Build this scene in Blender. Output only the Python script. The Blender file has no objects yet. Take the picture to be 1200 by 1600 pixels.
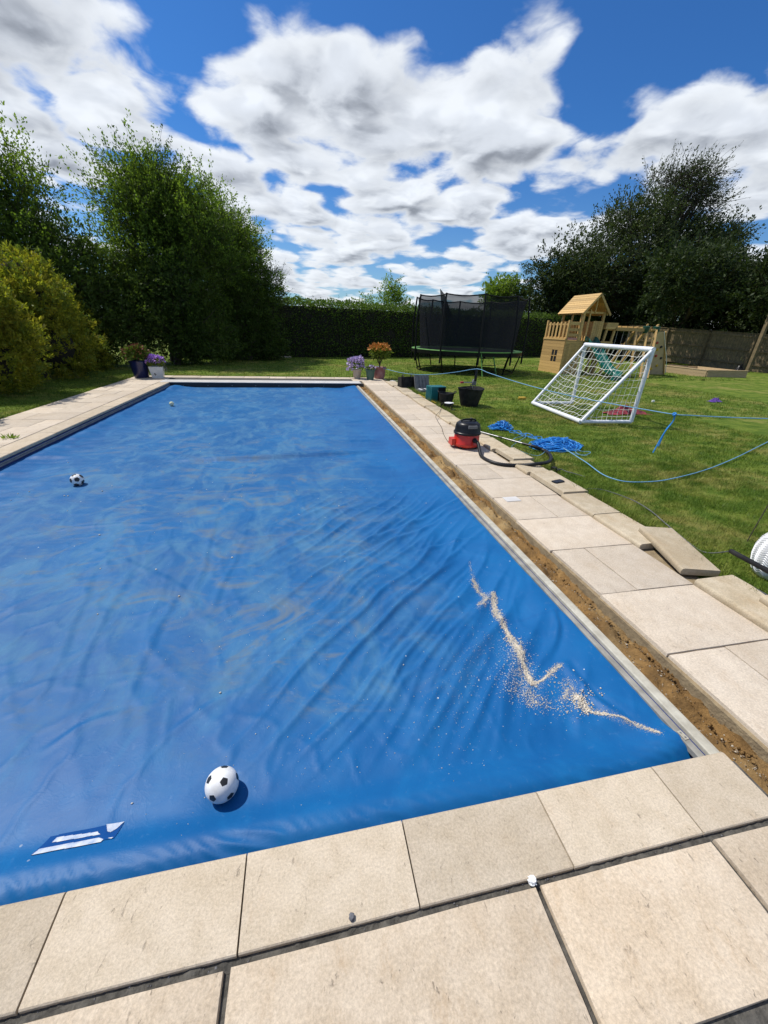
import bpy, bmesh, math, random
import numpy as np
from mathutils import Vector, Matrix

SC = bpy.context.scene
COL = SC.collection
RAD = math.radians

# ------------------------------------------------------------------ camera
CAM_H = 1.8
CAM_R = Matrix(((0.9801836, 0.05582645, -0.1900619),
                (-0.19549445, 0.42746174, -0.88264284),
                (0.03196938, 0.90230808, 0.42990474)))
cam = bpy.data.cameras.new('camera')
cam.sensor_fit = 'VERTICAL'
cam.sensor_height = 24.0
cam.lens = 605.0 / 1600.0 * 24.0
cam.clip_start = 0.05
cam.clip_end = 3000
cam_o = bpy.data.objects.new('camera', cam)
COL.objects.link(cam_o)
cam_o.matrix_world = Matrix.Translation((0, 0, CAM_H)) @ CAM_R.to_4x4()
SC.camera = cam_o

# ------------------------------------------------------------------ light
SUN_EL, SUN_AZ = RAD(58), RAD(55)          # azimuth measured from +Y towards -X
SUN_V = Vector((-math.sin(SUN_AZ) * math.cos(SUN_EL), math.cos(SUN_AZ) * math.cos(SUN_EL), math.sin(SUN_EL)))
sun = bpy.data.lights.new('sun', 'SUN')
sun.energy = 4.6
sun.angle = RAD(0.53)
sun.color = (1.0, 0.955, 0.88)
sun_o = bpy.data.objects.new('sun', sun)
COL.objects.link(sun_o)
sun_o.rotation_euler = SUN_V.to_track_quat('Z', 'Y').to_euler()
sun_o.location = (0, 0, 30)

SC.view_settings.view_transform = 'Standard'
SC.view_settings.look = 'None'
SC.view_settings.gamma = 1.0
SC.view_settings.exposure = 0.0
SC.view_settings.use_curve_mapping = False
SC.cycles.max_bounces = 4
SC.cycles.diffuse_bounces = 2
SC.cycles.transparent_max_bounces = 12
SC.cycles.use_denoising = True


# ------------------------------------------------------------------ node helper
class NT:
    def __init__(self, tree):
        self.t = tree
        self.n = tree.nodes
        self.l = tree.links

    def new(self, typ, **kw):
        nd = self.n.new(typ)
        for k, v in kw.items():
            setattr(nd, k, v)
        return nd

    def put(self, sock, v):
        if isinstance(v, bpy.types.NodeSocket):
            self.l.new(v, sock)
        elif v is not None:
            if isinstance(v, (tuple, list)) and len(v) == 3 and sock.type == 'RGBA':
                v = (*v, 1.0)
            sock.default_value = v

    def m(self, op, a, b=None, c=None, clamp=False):
        nd = self.new('ShaderNodeMath', operation=op)
        nd.use_clamp = clamp
        self.put(nd.inputs[0], a)
        self.put(nd.inputs[1], b)
        self.put(nd.inputs[2], c)
        return nd.outputs[0]

    def vm(self, op, a, b=None, scale=None):
        nd = self.new('ShaderNodeVectorMath', operation=op)
        self.put(nd.inputs[0], a)
        self.put(nd.inputs[1], b)
        if scale is not None:
            self.put(nd.inputs['Scale'], scale)
        return nd.outputs['Value'] if op in ('DOT_PRODUCT', 'LENGTH', 'DISTANCE') else nd.outputs[0]

    def noise(self, vec, scale, detail=4, rough=0.55, dist=0.0, lac=2.0):
        nd = self.new('ShaderNodeTexNoise')
        self.put(nd.inputs['Vector'], vec)
        self.put(nd.inputs['Scale'], scale)
        nd.inputs['Detail'].default_value = detail
        nd.inputs['Roughness'].default_value = rough
        nd.inputs['Distortion'].default_value = dist
        nd.inputs['Lacunarity'].default_value = lac
        return nd.outputs['Fac']

    def vor(self, vec, scale, out='Distance', feature='F1', rnd=1.0):
        nd = self.new('ShaderNodeTexVoronoi', feature=feature)
        self.put(nd.inputs['Vector'], vec)
        self.put(nd.inputs['Scale'], scale)
        nd.inputs['Randomness'].default_value = rnd
        return nd.outputs[out]

    def smooth(self, v, a, b):
        nd = self.new('ShaderNodeMapRange', interpolation_type='SMOOTHSTEP')
        self.put(nd.inputs['Value'], v)
        self.put(nd.inputs['From Min'], a)
        self.put(nd.inputs['From Max'], b)
        nd.inputs['To Min'].default_value = 0
        nd.inputs['To Max'].default_value = 1
        return nd.outputs[0]

    def mix(self, f, a, b, typ='MIX'):
        nd = self.new('ShaderNodeMix', data_type='RGBA', blend_type=typ)
        self.put(nd.inputs[0], f)
        self.put(nd.inputs[6], a)
        self.put(nd.inputs[7], b)
        return nd.outputs[2]

    def sep(self, v):
        nd = self.new('ShaderNodeSeparateXYZ')
        self.put(nd.inputs[0], v)
        return nd.outputs

    def comb(self, x, y, z):
        nd = self.new('ShaderNodeCombineXYZ')
        for i, v in enumerate((x, y, z)):
            self.put(nd.inputs[i], v)
        return nd.outputs[0]

    def bump(self, h, strength=0.3, dist=0.01, normal=None):
        nd = self.new('ShaderNodeBump')
        self.put(nd.inputs['Height'], h)
        nd.inputs['Strength'].default_value = strength
        nd.inputs['Distance'].default_value = dist
        if normal is not None:
            self.put(nd.inputs['Normal'], normal)
        return nd.outputs[0]


# ------------------------------------------------------------------ sky with clouds
def build_world():
    w = bpy.data.worlds.new('World')
    SC.world = w
    w.use_nodes = True
    T = NT(w.node_tree)
    T.n.clear()
    sky = T.new('ShaderNodeTexSky', sky_type='NISHITA')
    sky.sun_disc = False
    sky.sun_elevation = SUN_EL
    sky.sun_rotation = -SUN_AZ
    sky.altitude = 100
    sky.air_density = 1.0
    sky.dust_density = 0.4
    sky.ozone_density = 2.2
    d = T.new('ShaderNodeTexCoord').outputs['Generated']
    x, y, z = T.sep(d)
    zc = T.m('ADD', T.m('MAXIMUM', z, 0.0), 0.16)
    u = T.m('DIVIDE', x, zc)
    v = T.m('DIVIDE', y, zc)
    p = T.comb(u, v, 0.0)
    warp = T.new('ShaderNodeTexNoise')
    T.put(warp.inputs['Vector'], p)
    warp.inputs['Scale'].default_value = 3.2
    warp.inputs['Detail'].default_value = 2
    pw = T.vm('ADD', p, T.vm('SCALE', T.vm('SUBTRACT', warp.outputs['Color'], (0.5, 0.5, 0.5)), scale=0.16))

    # (u, v, radius, gain): where banks of cloud and open blue stand
    blobs = CLOUDS
    bias = None
    for (cu, cv, r, g) in blobs:
        dist = T.vm('DISTANCE', pw, (cu, cv, 0.0))
        e = T.m('MULTIPLY', T.m('POWER', 2.718, T.m('MULTIPLY', T.m('MULTIPLY', dist, dist), -1.0 / (r * r))), g)
        bias = e if bias is None else T.m('ADD', bias, e)

    def field(vec):
        a = T.noise(vec, 1.8, 6, 0.54, 0.1)
        b = T.noise(T.vm('ADD', vec, (7.3, 2.1, 4.0)), 8.5, 5, 0.6)
        vo = T.new('ShaderNodeTexVoronoi', feature='F1')
        T.put(vo.inputs['Vector'], vec)
        vo.inputs['Scale'].default_value = 3.3
        vo.inputs['Detail'].default_value = 1.0
        vo.inputs['Roughness'].default_value = 0.55
        puff = T.m('MULTIPLY', T.m('SUBTRACT', 0.42, vo.outputs['Distance']), 0.34)
        return T.m('ADD', T.m('ADD', a, puff), T.m('MULTIPLY', T.m('SUBTRACT', b, 0.5), 0.15))
    fld = field(pw)
    f0 = T.m('ADD', fld, bias)
    cov = T.smooth(f0, 0.355, 0.50)
    # thick middles are seen from below and look grey, thin rims let the light through
    thick = T.smooth(f0, 0.45, 0.64)
    lump = T.noise(T.vm('ADD', pw, (3.1, 9.2, 0.0)), 4.2, 3, 0.62, 0.2)
    grey = T.m('MULTIPLY', thick, T.smooth(lump, 0.34, 0.58))
    s2 = T.vm('ADD', pw, (-0.06, -0.10, 0.0))
    rel = T.m('SUBTRACT', field(s2), fld)              # positive on the sides turned from the light
    under = T.m('MULTIPLY', thick, T.smooth(rel, -0.08, 0.18))
    grey = T.m('MULTIPLY', T.m('MINIMUM', T.m('ADD', T.m('MULTIPLY', grey, 0.35), T.m('MULTIPLY', under, 0.75)), 1.0), 1.0)
    bright = T.m('ADD', T.m('SUBTRACT', 1.0, T.m('MULTIPLY', grey, 0.52)), T.m('MULTIPLY', T.m('MULTIPLY', rel, -0.7), cov))
    bright = T.m('MINIMUM', T.m('MAXIMUM', bright, 0.36), 1.10)
    cloud = T.mix(grey, (8.1, 8.5, 9.0), (7.6, 8.3, 9.5))
    cloud = T.mix(1.0, cloud, T.comb(bright, bright, bright), 'MULTIPLY')
    blue = T.mix(1.0, sky.outputs[0], T.mix(T.smooth(z, 0.0, 0.34), (0.62, 0.84, 1.05), (0.28, 0.66, 1.12)), 'MULTIPLY')
    colr = T.mix(T.m('MULTIPLY', cov, 0.97), blue, cloud)
    bg = T.new('ShaderNodeBackground')
    T.put(bg.inputs[0], colr)
    bg.inputs[1].default_value = 0.105
    out = T.new('ShaderNodeOutputWorld')
    T.l.new(bg.outputs[0], out.inputs[0])
    w.cycles.sampling_method = 'MANUAL'
    w.cycles.sample_map_resolution = 512


CLOUDS = [(0.04, 1.74, 0.22, 0.20), (0.45, 1.66, 0.26, 0.15), (0.36, 2.05, 0.50, 0.17), (-0.60, 1.74, 0.28, 0.17),
          (-0.92, 2.25, 0.40, 0.16), (1.46, 1.42, 0.26, 0.22), (1.92, 1.75, 0.32, 0.15), (0.90, 1.32, 0.20, -0.24), (0.66, 1.56, 0.18, 0.14), (0.72, 2.5, 0.3, 0.08), (-0.2, 2.6, 0.5, 0.12),
          (1.12, 1.62, 0.16, -0.20), (0.24, 1.38, 0.20, -0.22), (-0.25, 1.55, 0.14, -0.24), (-0.77, 1.99, 0.11, -0.15),
          (0.19, 2.38, 0.12, -0.18), (1.22, 1.84, 0.30, 0.27), (1.6, 2.5, 0.5, 0.14), (0.3, 3.7, 1.2, 0.15)]
build_world()


# ------------------------------------------------------------------ materials
def principled(name):
    mt = bpy.data.materials.new(name)
    mt.use_nodes = True
    T = NT(mt.node_tree)
    b = T.n['Principled BSDF']
    return mt, T, b


def wpos(T):
    return T.new('ShaderNodeNewGeometry').outputs['Position']


def opos(T):
    return T.new('ShaderNodeTexCoord').outputs['Object']


MATS = {}


def pm(name, c1, c2=None, scale=8.0, rough=0.6, bump=0.0, bscale=60.0, metallic=0.0, spec=0.5, rnd=0.0, detail=5, stretch=None, world=False):
    """plain material: two tones mixed by noise, fine relief, optional per-object tint"""
    if name in MATS:
        return MATS[name]
    mt, T, b = principled(name)
    co = wpos(T) if world else opos(T)
    if stretch:
        co = T.vm('MULTIPLY', co, stretch)
    c2 = c2 or tuple(k * 0.8 for k in c1)
    f = T.smooth(T.noise(co, scale, detail, 0.6), 0.3, 0.7)
    col = T.mix(f, c1, c2)
    if rnd:
        r = T.new('ShaderNodeObjectInfo').outputs['Random']
        k = T.m('ADD', 1.0 - rnd, T.m('MULTIPLY', r, 2 * rnd))
        col = T.mix(1.0, col, T.comb(k, k, k), 'MULTIPLY')
    T.put(b.inputs['Base Color'], col)
    b.inputs['Roughness'].default_value = rough
    b.inputs['Metallic'].default_value = metallic
    b.inputs['Specular IOR Level'].default_value = spec
    if bump:
        T.put(b.inputs['Normal'], T.bump(T.noise(co, bscale, 5, 0.6), bump, 0.01))
    MATS[name] = mt
    return mt


def stone_mat(name, c1, c2, grain, pits, stain):
    mt, T, b = principled(name)
    P = wpos(T)
    rnd = T.new('ShaderNodeObjectInfo').outputs['Random']
    P2 = T.vm('ADD', P, T.comb(T.m('MULTIPLY', rnd, 17.0), T.m('MULTIPLY', rnd, 5.0), 0.0))
    big = T.noise(P2, 1.6, 5, 0.6, 0.3)
    mid = T.noise(P2, 9.0, 6, 0.65, 0.2)
    fine = T.noise(P2, grain, 4, 0.8)
    col = T.mix(T.smooth(mid, 0.3, 0.72), c1, c2)
    col = T.mix(T.m('MULTIPLY', T.smooth(big, 0.42, 0.75), stain), col, (c2[0] * 0.80, c2[1] * 0.70, c2[2] * 0.55))
    k = T.m('ADD', 0.42, T.m('MULTIPLY', fine, 1.16))
    k = T.m('MULTIPLY', k, T.m('ADD', 0.89, T.m('MULTIPLY', rnd, 0.22)))
    col = T.mix(1.0, col, T.comb(k, k, k), 'MULTIPLY')
    # small dark pits and rusty flecks
    fl = T.vm('MULTIPLY', P2, (1.0, 0.45, 1.0))
    pv = T.noise(fl, 46.0, 4, 0.7, 0.6)
    pm_ = T.m('MULTIPLY', T.smooth(pv, 0.62, 0.70), T.smooth(mid, 0.40, 0.62))
    col = T.mix(T.m('MULTIPLY', pm_, pits), col, (0.12, 0.095, 0.07))
    rust = T.m('MULTIPLY', T.smooth(T.noise(fl, 9.0, 6, 0.75), 0.53, 0.70), pits * 0.42)
    col = T.mix(rust, col, (0.36, 0.22, 0.10))
    T.put(b.inputs['Base Color'], col)
    b.inputs['Roughness'].default_value = 0.86
    b.inputs['Specular IOR Level'].default_value = 0.25
    h = T.m('ADD', T.m('MULTIPLY', fine, 0.35), T.m('SUBTRACT', T.m('MULTIPLY', mid, 0.5), T.m('MULTIPLY', pm_, 0.8)))
    T.put(b.inputs['Normal'], T.bump(h, 0.6, 0.008))
    MATS[name] = mt
    return mt


stone_mat('riven_stone', (0.565, 0.47, 0.355), (0.485, 0.39, 0.28), 95.0, 0.65, 0.3)
stone_mat('cast_stone', (0.54, 0.455, 0.345), (0.465, 0.385, 0.28), 120.0, 0.35, 0.25)
stone_mat('pale_stone', (0.565, 0.485, 0.385), (0.50, 0.42, 0.325), 90.0, 0.4, 0.25)
stone_mat('edge_stone', (0.50, 0.425, 0.31), (0.41, 0.34, 0.235), 100.0, 0.5, 0.5)
pm('sandy_mortar', (0.34, 0.26, 0.15), (0.22, 0.165, 0.095), 14, 0.95, 0.9, 70, world=True)
pm('mortar', (0.115, 0.107, 0.092), (0.045, 0.042, 0.036), 30, 0.95, 0.8, 90, world=True)
pm('white_plate', (0.62, 0.60, 0.57), (0.54, 0.52, 0.49), 3, 0.45, world=True)
pm('white_rail', (0.52, 0.49, 0.40), (0.36, 0.33, 0.26), 9, 0.6, 0.25, 60, world=True)
pm('grey_track', (0.30, 0.285, 0.25), (0.19, 0.18, 0.155), 9, 0.6, 0.2, 40, metallic=0.0, world=True)
pm('black_board', (0.012, 0.012, 0.016), (0.02, 0.02, 0.024), 3, 0.5, world=True)
pm('liner', (0.02, 0.04, 0.16), (0.015, 0.03, 0.12), 2, 0.5, world=True)
pm('white_plastic', (0.80, 0.80, 0.79), (0.74, 0.74, 0.72), 6, 0.35)
pm('white_paint', (0.78, 0.79, 0.82), (0.68, 0.69, 0.71), 9, 0.4, 0.1, 30)
pm('net_cord', (0.78, 0.78, 0.72), (0.68, 0.68, 0.60), 9, 0.8)
pm('black_plastic', (0.007, 0.007, 0.008), (0.012, 0.012, 0.013), 12, 0.35, spec=0.3)
pm('black_rubber', (0.008, 0.008, 0.009), (0.028, 0.027, 0.025), 7, 0.6, 0.2, 30, spec=0.2)
pm('hose_black', (0.010, 0.010, 0.011), (0.016, 0.016, 0.017), 12, 0.45, spec=0.3)
pm('red_plastic', (0.55, 0.028, 0.012), (0.48, 0.02, 0.012), 5, 0.28)
pm('chrome', (0.26, 0.26, 0.265), (0.2, 0.2, 0.2), 20, 0.42, metallic=1.0)
pm('teal_plastic', (0.006, 0.14, 0.155), (0.008, 0.11, 0.125), 6, 0.4)
pm('slide_green', (0.006, 0.12, 0.095), (0.008, 0.10, 0.08), 5, 0.30)
pm('bracket_green', (0.004, 0.06, 0.035), (0.004, 0.05, 0.03), 5, 0.4)
pm('blue_rope', (0.015, 0.27, 0.72), (0.03, 0.22, 0.58), 40, 0.55)
pm('pale_rope', (0.16, 0.36, 0.55), (0.12, 0.30, 0.48), 40, 0.6)
pm('grey_plastic', (0.10, 0.105, 0.11), (0.16, 0.16, 0.16), 9, 0.5, 0.2, 25)
pm('yellow_paint', (0.62, 0.40, 0.04), (0.52, 0.32, 0.03), 9, 0.5)
pm('cement', (0.28, 0.26, 0.23), (0.20, 0.19, 0.17), 9, 0.95, 0.7, 25)
pm('navy_glaze', (0.008, 0.012, 0.065), (0.012, 0.018, 0.085), 5, 0.18)
pm('white_glaze', (0.72, 0.72, 0.71), (0.62, 0.62, 0.61), 5, 0.4)
pm('cream_pot', (0.55, 0.45, 0.34), (0.50, 0.40, 0.30), 6, 0.6)
pm('green_pot', (0.06, 0.13, 0.10), (0.05, 0.11, 0.085), 6, 0.55)
pm('pink_pot', (0.28, 0.085, 0.085), (0.38, 0.20, 0.19), 7, 0.5)
pm('soil_dark', (0.03, 0.02, 0.014), (0.05, 0.035, 0.022), 30, 0.95, 0.6, 60)
pm('timber', (0.60, 0.395, 0.15), (0.45, 0.27, 0.085), 5, 0.7, 0.25, 30, rnd=0.22, stretch=(1, 6, 6))
pm('plywood', (0.60, 0.44, 0.26), (0.52, 0.37, 0.21), 5, 0.7, 0.1, 30)
pm('timber_pale', (0.46, 0.34, 0.19), (0.37, 0.265, 0.14), 5, 0.75, 0.25, 30, rnd=0.10, stretch=(1, 6, 6))
pm('fence_wood', (0.21, 0.15, 0.075), (0.12, 0.09, 0.046), 5, 0.85, 0.4, 30, rnd=0.15, world=True)
pm('steel_black', (0.006, 0.006, 0.007), (0.01, 0.01, 0.01), 10, 0.5, spec=0.2)
pm('lime_pad', (0.10, 0.26, 0.04), (0.07, 0.20, 0.035), 4, 0.5)
pm('steel_grey', (0.35, 0.36, 0.36), (0.28, 0.28, 0.28), 10, 0.35, metallic=0.8)
pm('bark', (0.085, 0.065, 0.045), (0.05, 0.04, 0.028), 12, 0.9, 0.6, 30)
pm('core_dark', (0.02, 0.017, 0.011), (0.014, 0.012, 0.008), 9, 0.95)
pm('ball_white', (0.80, 0.80, 0.79), (0.66, 0.65, 0.62), 22, 0.4)
pm('ball_black', (0.014, 0.014, 0.016), (0.02, 0.02, 0.02), 10, 0.4)
pm('tennis', (0.50, 0.55, 0.28), (0.62, 0.62, 0.48), 9, 0.9)
pm('phone_glass', (0.008, 0.009, 0.015), (0.010, 0.012, 0.02), 5, 0.2, spec=0.3)
pm('red_cloth', (0.34, 0.035, 0.05), (0.10, 0.02, 0.03), 7, 0.9, 0.4, 20)
pm('purple_cloth', (0.08, 0.03, 0.22), (0.12, 0.06, 0.30), 9, 0.8)
pm('lilac_plastic', (0.42, 0.32, 0.62), (0.36, 0.26, 0.55), 9, 0.5)
pm('sand', (0.56, 0.43, 0.28), (0.64, 0.53, 0.39), 40, 0.95, 0.4, 80, world=True)
pm('patch_blue', (0.005, 0.055, 0.215), (0.007, 0.065, 0.24), 9, 0.8, spec=0.08)
pm('patch_white', (0.60, 0.62, 0.66), (0.30, 0.38, 0.52), 26, 0.8, spec=0.1)
pm('hold_yellow', (0.70, 0.45, 0.02), None, 5, 0.5)
pm('hold_red', (0.50, 0.05, 0.03), None, 5, 0.5)
pm('hold_black', (0.02, 0.02, 0.025), None, 5, 0.5)
pm('pink_panel', (0.60, 0.27, 0.22), None, 5, 0.6)
pm('chain', (0.30, 0.30, 0.30), None, 5, 0.4, metallic=0.8)
pm('pebble', (0.15, 0.15, 0.16), (0.08, 0.08, 0.09), 40, 0.9, 0.5, 60)
pm('purple_flower', (0.40, 0.16, 0.62), (0.55, 0.33, 0.75), 30, 0.7)
pm('lilac_flower', (0.58, 0.42, 0.70), (0.68, 0.56, 0.78), 30, 0.7)
pm('orange_leaf', (0.62, 0.17, 0.035), (0.55, 0.30, 0.05), 20, 0.6)
pm('red_leaf', (0.30, 0.07, 0.035), (0.22, 0.10, 0.04), 20, 0.6)


def leaf_mat(name, dark, light, sun, trans=0.35, rough=0.55, patch=0.5):  # sun is only a third leaf tone, mixed in by position noise
    """foliage: tone per leaf, light through the blade"""
    mt = bpy.data.materials.new(name)
    mt.use_nodes = True
    T = NT(mt.node_tree)
    T.n.clear()
    g = T.new('ShaderNodeNewGeometry')
    r = g.outputs['Random Per Island']
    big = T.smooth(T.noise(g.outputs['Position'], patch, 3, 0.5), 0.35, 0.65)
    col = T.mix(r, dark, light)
    col = T.mix(T.m('MULTIPLY', big, 0.5), col, sun)  # third tone blended in by broad position noise, in random patches
    d = T.new('ShaderNodeBsdfPrincipled')
    T.put(d.inputs['Base Color'], col)
    d.inputs['Roughness'].default_value = rough
    d.inputs['Specular IOR Level'].default_value = 0.14
    tr = T.new('ShaderNodeBsdfTranslucent')
    T.put(tr.inputs['Color'], T.mix(1.0, col, (1.15, 1.25, 0.55), 'MULTIPLY'))
    mx = T.new('ShaderNodeMixShader')
    mx.inputs[0].default_value = trans
    T.l.new(d.outputs[0], mx.inputs[1])
    T.l.new(tr.outputs[0], mx.inputs[2])
    o = T.new('ShaderNodeOutputMaterial')
    T.l.new(mx.outputs[0], o.inputs[0])
    MATS[name] = mt
    return mt


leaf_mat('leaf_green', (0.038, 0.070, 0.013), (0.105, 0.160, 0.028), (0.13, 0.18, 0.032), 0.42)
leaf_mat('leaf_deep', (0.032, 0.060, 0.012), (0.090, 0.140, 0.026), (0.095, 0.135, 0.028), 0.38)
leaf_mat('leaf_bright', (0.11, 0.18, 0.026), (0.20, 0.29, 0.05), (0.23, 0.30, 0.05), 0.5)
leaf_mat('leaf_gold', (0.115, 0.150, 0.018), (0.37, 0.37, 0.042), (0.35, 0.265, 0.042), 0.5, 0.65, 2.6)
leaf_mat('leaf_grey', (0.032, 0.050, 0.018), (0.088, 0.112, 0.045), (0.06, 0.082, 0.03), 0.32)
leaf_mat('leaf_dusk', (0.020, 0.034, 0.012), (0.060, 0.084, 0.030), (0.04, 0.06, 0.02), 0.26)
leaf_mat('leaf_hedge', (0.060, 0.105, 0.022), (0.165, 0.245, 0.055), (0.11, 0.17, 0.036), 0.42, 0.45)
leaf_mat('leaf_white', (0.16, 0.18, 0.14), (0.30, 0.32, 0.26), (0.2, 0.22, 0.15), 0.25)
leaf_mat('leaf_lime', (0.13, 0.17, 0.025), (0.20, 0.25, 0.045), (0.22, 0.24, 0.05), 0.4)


def grass_color(T, P):
    big = T.noise(P, 0.55, 4, 0.6, 0.4)
    mid = T.noise(T.vm('MULTIPLY', P, (1.0, 1.6, 1.0)), 2.3, 5, 0.65, 0.4)
    fine = T.noise(P, 26.0, 4, 0.7)
    col = T.mix(T.smooth(mid, 0.34, 0.66), (0.090, 0.155, 0.018), (0.185, 0.245, 0.036))
    dry = T.m('MULTIPLY', T.smooth(T.m('ADD', T.m('MULTIPLY', big, 0.6), T.m('MULTIPLY', mid, 0.45)), 0.50, 0.67), 0.62)
    col = T.mix(dry, col, (0.34, 0.285, 0.095))
    k = T.m('ADD', 0.62, T.m('MULTIPLY', fine, 0.76))
    return T.mix(1.0, col, T.comb(k, k, k), 'MULTIPLY'), mid, fine


def lawn_mat():
    mt, T, b = principled('lawn')
    P = wpos(T)
    col, mid, fine = grass_color(T, P)
    T.put(b.inputs['Base Color'], T.mix(1.0, col, (0.86, 0.86, 0.86), 'MULTIPLY'))
    b.inputs['Roughness'].default_value = 0.9
    b.inputs['Specular IOR Level'].default_value = 0.1
    h = T.m('ADD', T.m('MULTIPLY', T.noise(P, 60.0, 4, 0.8), 0.6), T.m('MULTIPLY', T.noise(P, 9, 4, 0.7), 0.8))
    T.put(b.inputs['Normal'], T.bump(h, 0.9, 0.05))
    MATS['lawn'] = mt
    mt = bpy.data.materials.new('grass_blade')
    mt.use_nodes = True
    T = NT(mt.node_tree)
    T.n.clear()
    g = T.new('ShaderNodeNewGeometry')
    col, mid, fine = grass_color(T, g.outputs['Position'])
    k = T.m('ADD', 0.8, T.m('MULTIPLY', g.outputs['Random Per Island'], 0.7))
    col = T.mix(1.0, col, T.comb(k, k, T.m('MULTIPLY', k, 0.9)), 'MULTIPLY')
    d = T.new('ShaderNodeBsdfPrincipled')
    T.put(d.inputs['Base Color'], col)
    d.inputs['Roughness'].default_value = 0.5
    d.inputs['Specular IOR Level'].default_value = 0.3
    tr = T.new('ShaderNodeBsdfTranslucent')
    T.put(tr.inputs['Color'], col)
    mx = T.new('ShaderNodeMixShader')
    mx.inputs[0].default_value = 0.35
    T.l.new(d.outputs[0], mx.inputs[1])
    T.l.new(tr.outputs[0], mx.inputs[2])
    o = T.new('ShaderNodeOutputMaterial')
    T.l.new(mx.outputs[0], o.inputs[0])
    MATS['grass_blade'] = mt


lawn_mat()


def soil_mat():
    mt, T, b = principled('trench_soil')
    P = wpos(T)
    n1 = T.noise(P, 5.0, 6, 0.7, 0.4)
    n2 = T.noise(P, 60.0, 5, 0.75)
    n3 = T.noise(P, 1.3, 3, 0.6)
    col = T.mix(T.smooth(n1, 0.35, 0.66), (0.30, 0.175, 0.065), (0.145, 0.085, 0.035))
    col = T.mix(T.m('MULTIPLY', T.smooth(n3, 0.45, 0.65), 0.7), col, (0.46, 0.33, 0.16))
    k = T.m('ADD', 0.5, n2)
    col = T.mix(1.0, col, T.comb(k, k, k), 'MULTIPLY')
    T.put(b.inputs['Base Color'], col)
    b.inputs['Roughness'].default_value = 0.95
    b.inputs['Specular IOR Level'].default_value = 0.1
    T.put(b.inputs['Normal'], T.bump(T.m('ADD', n2, n1), 0.9, 0.02))
    MATS['trench_soil'] = mt


soil_mat()


def cover_mat():
    mt, T, b = principled('cover_vinyl')
    P = wpos(T)
    x, y, z = T.sep(P)
    n1 = T.noise(P, 0.9, 5, 0.6, 0.4)
    n2 = T.noise(T.vm('MULTIPLY', P, (1.0, 0.6, 1.0)), 3.2, 6, 0.65, 0.8)
    n3 = T.noise(P, 24.0, 5, 0.7)
    col = T.mix(T.smooth(n1, 0.3, 0.7), (0.002, 0.086, 0.262), (0.004, 0.114, 0.312))
    col = T.mix(T.m('MULTIPLY', T.smooth(n2, 0.45, 0.75), 0.35), col, (0.008, 0.165, 0.40))
    # dried dust left where puddles stood: away from the edges, in streaky blotches
    inx = T.m('MULTIPLY', T.smooth(x, -4.1, -2.9), T.m('SUBTRACT', 1.0, T.smooth(x, 0.1, 1.5)))
    iny = T.smooth(T.m('ADD', y, T.m('MULTIPLY', T.m('SUBTRACT', n1, 0.5), 1.6)), 1.15, 1.75)
    film = T.m('MULTIPLY', T.m('MULTIPLY', inx, iny), T.m('ADD', 0.06, T.m('MULTIPLY', T.smooth(n2, 0.40, 0.70), 0.36)))
    col = T.mix(film, col, (0.11, 0.225, 0.285))
    st = T.noise(T.vm('MULTIPLY', P, (0.6, 1.0, 1.0)), 2.6, 8, 0.68, 1.8)
    dirt = T.m('MULTIPLY', T.m('MULTIPLY', T.smooth(st, 0.47, 0.69), T.m('MULTIPLY', inx, iny)), T.smooth(n1, 0.34, 0.56))
    dirt = T.m('MULTIPLY', dirt, T.m('SUBTRACT', 1.0, T.m('MULTIPLY', T.smooth(y, 5.5, 9.0), 0.7)))
    col = T.mix(T.m('MULTIPLY', dirt, 0.66), col, (0.15, 0.175, 0.18))
    fine = T.m('MULTIPLY', T.smooth(n3, 0.58, 0.72), 0.12)
    col = T.mix(fine, col, (0.22, 0.33, 0.50))
    sp = T.vor(P, 9.0)
    spk = T.m('MULTIPLY', T.m('LESS_THAN', sp, 0.05), T.smooth(T.noise(P, 1.7, 2, 0.5), 0.5, 0.62))
    col = T.mix(T.m('MULTIPLY', spk, 0.8), col, (0.62, 0.62, 0.58))
    T.put(b.inputs['Base Color'], col)
    T.put(b.inputs['Roughness'], T.m('ADD', 0.50, T.m('ADD', T.m('MULTIPLY', film, 0.4), T.m('MULTIPLY', dirt, 0.3))))
    b.inputs['Specular IOR Level'].default_value = 0.24
    # fine sharp creases in the vinyl
    cr = T.m('ABSOLUTE', T.m('SUBTRACT', T.noise(T.vm('MULTIPLY', P, (1.0, 0.8, 1.0)), 5.5, 4, 0.6, 1.4), 0.5))
    cr2 = T.m('ABSOLUTE', T.m('SUBTRACT', T.noise(T.vm('MULTIPLY', P, (0.7, 1.3, 1.0)), 12.0, 3, 0.6, 1.0), 0.5))
    h = T.m('ADD', T.m('MULTIPLY', T.m('SUBTRACT', 1.0, T.smooth(cr, 0.0, 0.06)), 0.5), T.m('MULTIPLY', T.m('SUBTRACT', 1.0, T.smooth(cr2, 0.0, 0.07)), 0.25))
    h = T.m('ADD', h, T.m('MULTIPLY', n3, 0.3))
    T.put(b.inputs['Normal'], T.bump(h, 0.07, 0.006))
    # welded seams between the sheets
    seam = T.m('LESS_THAN', T.m('ABSOLUTE', T.m('SUBTRACT', T.m('MODULO', T.m('ADD', y, T.m('ADD', 10.13, T.m('MULTIPLY', T.m('SUBTRACT', n1, 0.5), 0.05))), 1.62), 0.81)), 0.012)
    col2 = T.mix(T.m('MULTIPLY', seam, 0.12), col, (0.004, 0.05, 0.20))
    T.put(b.inputs['Base Color'], col2)
    MATS['cover_vinyl'] = mt


cover_mat()


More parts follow.
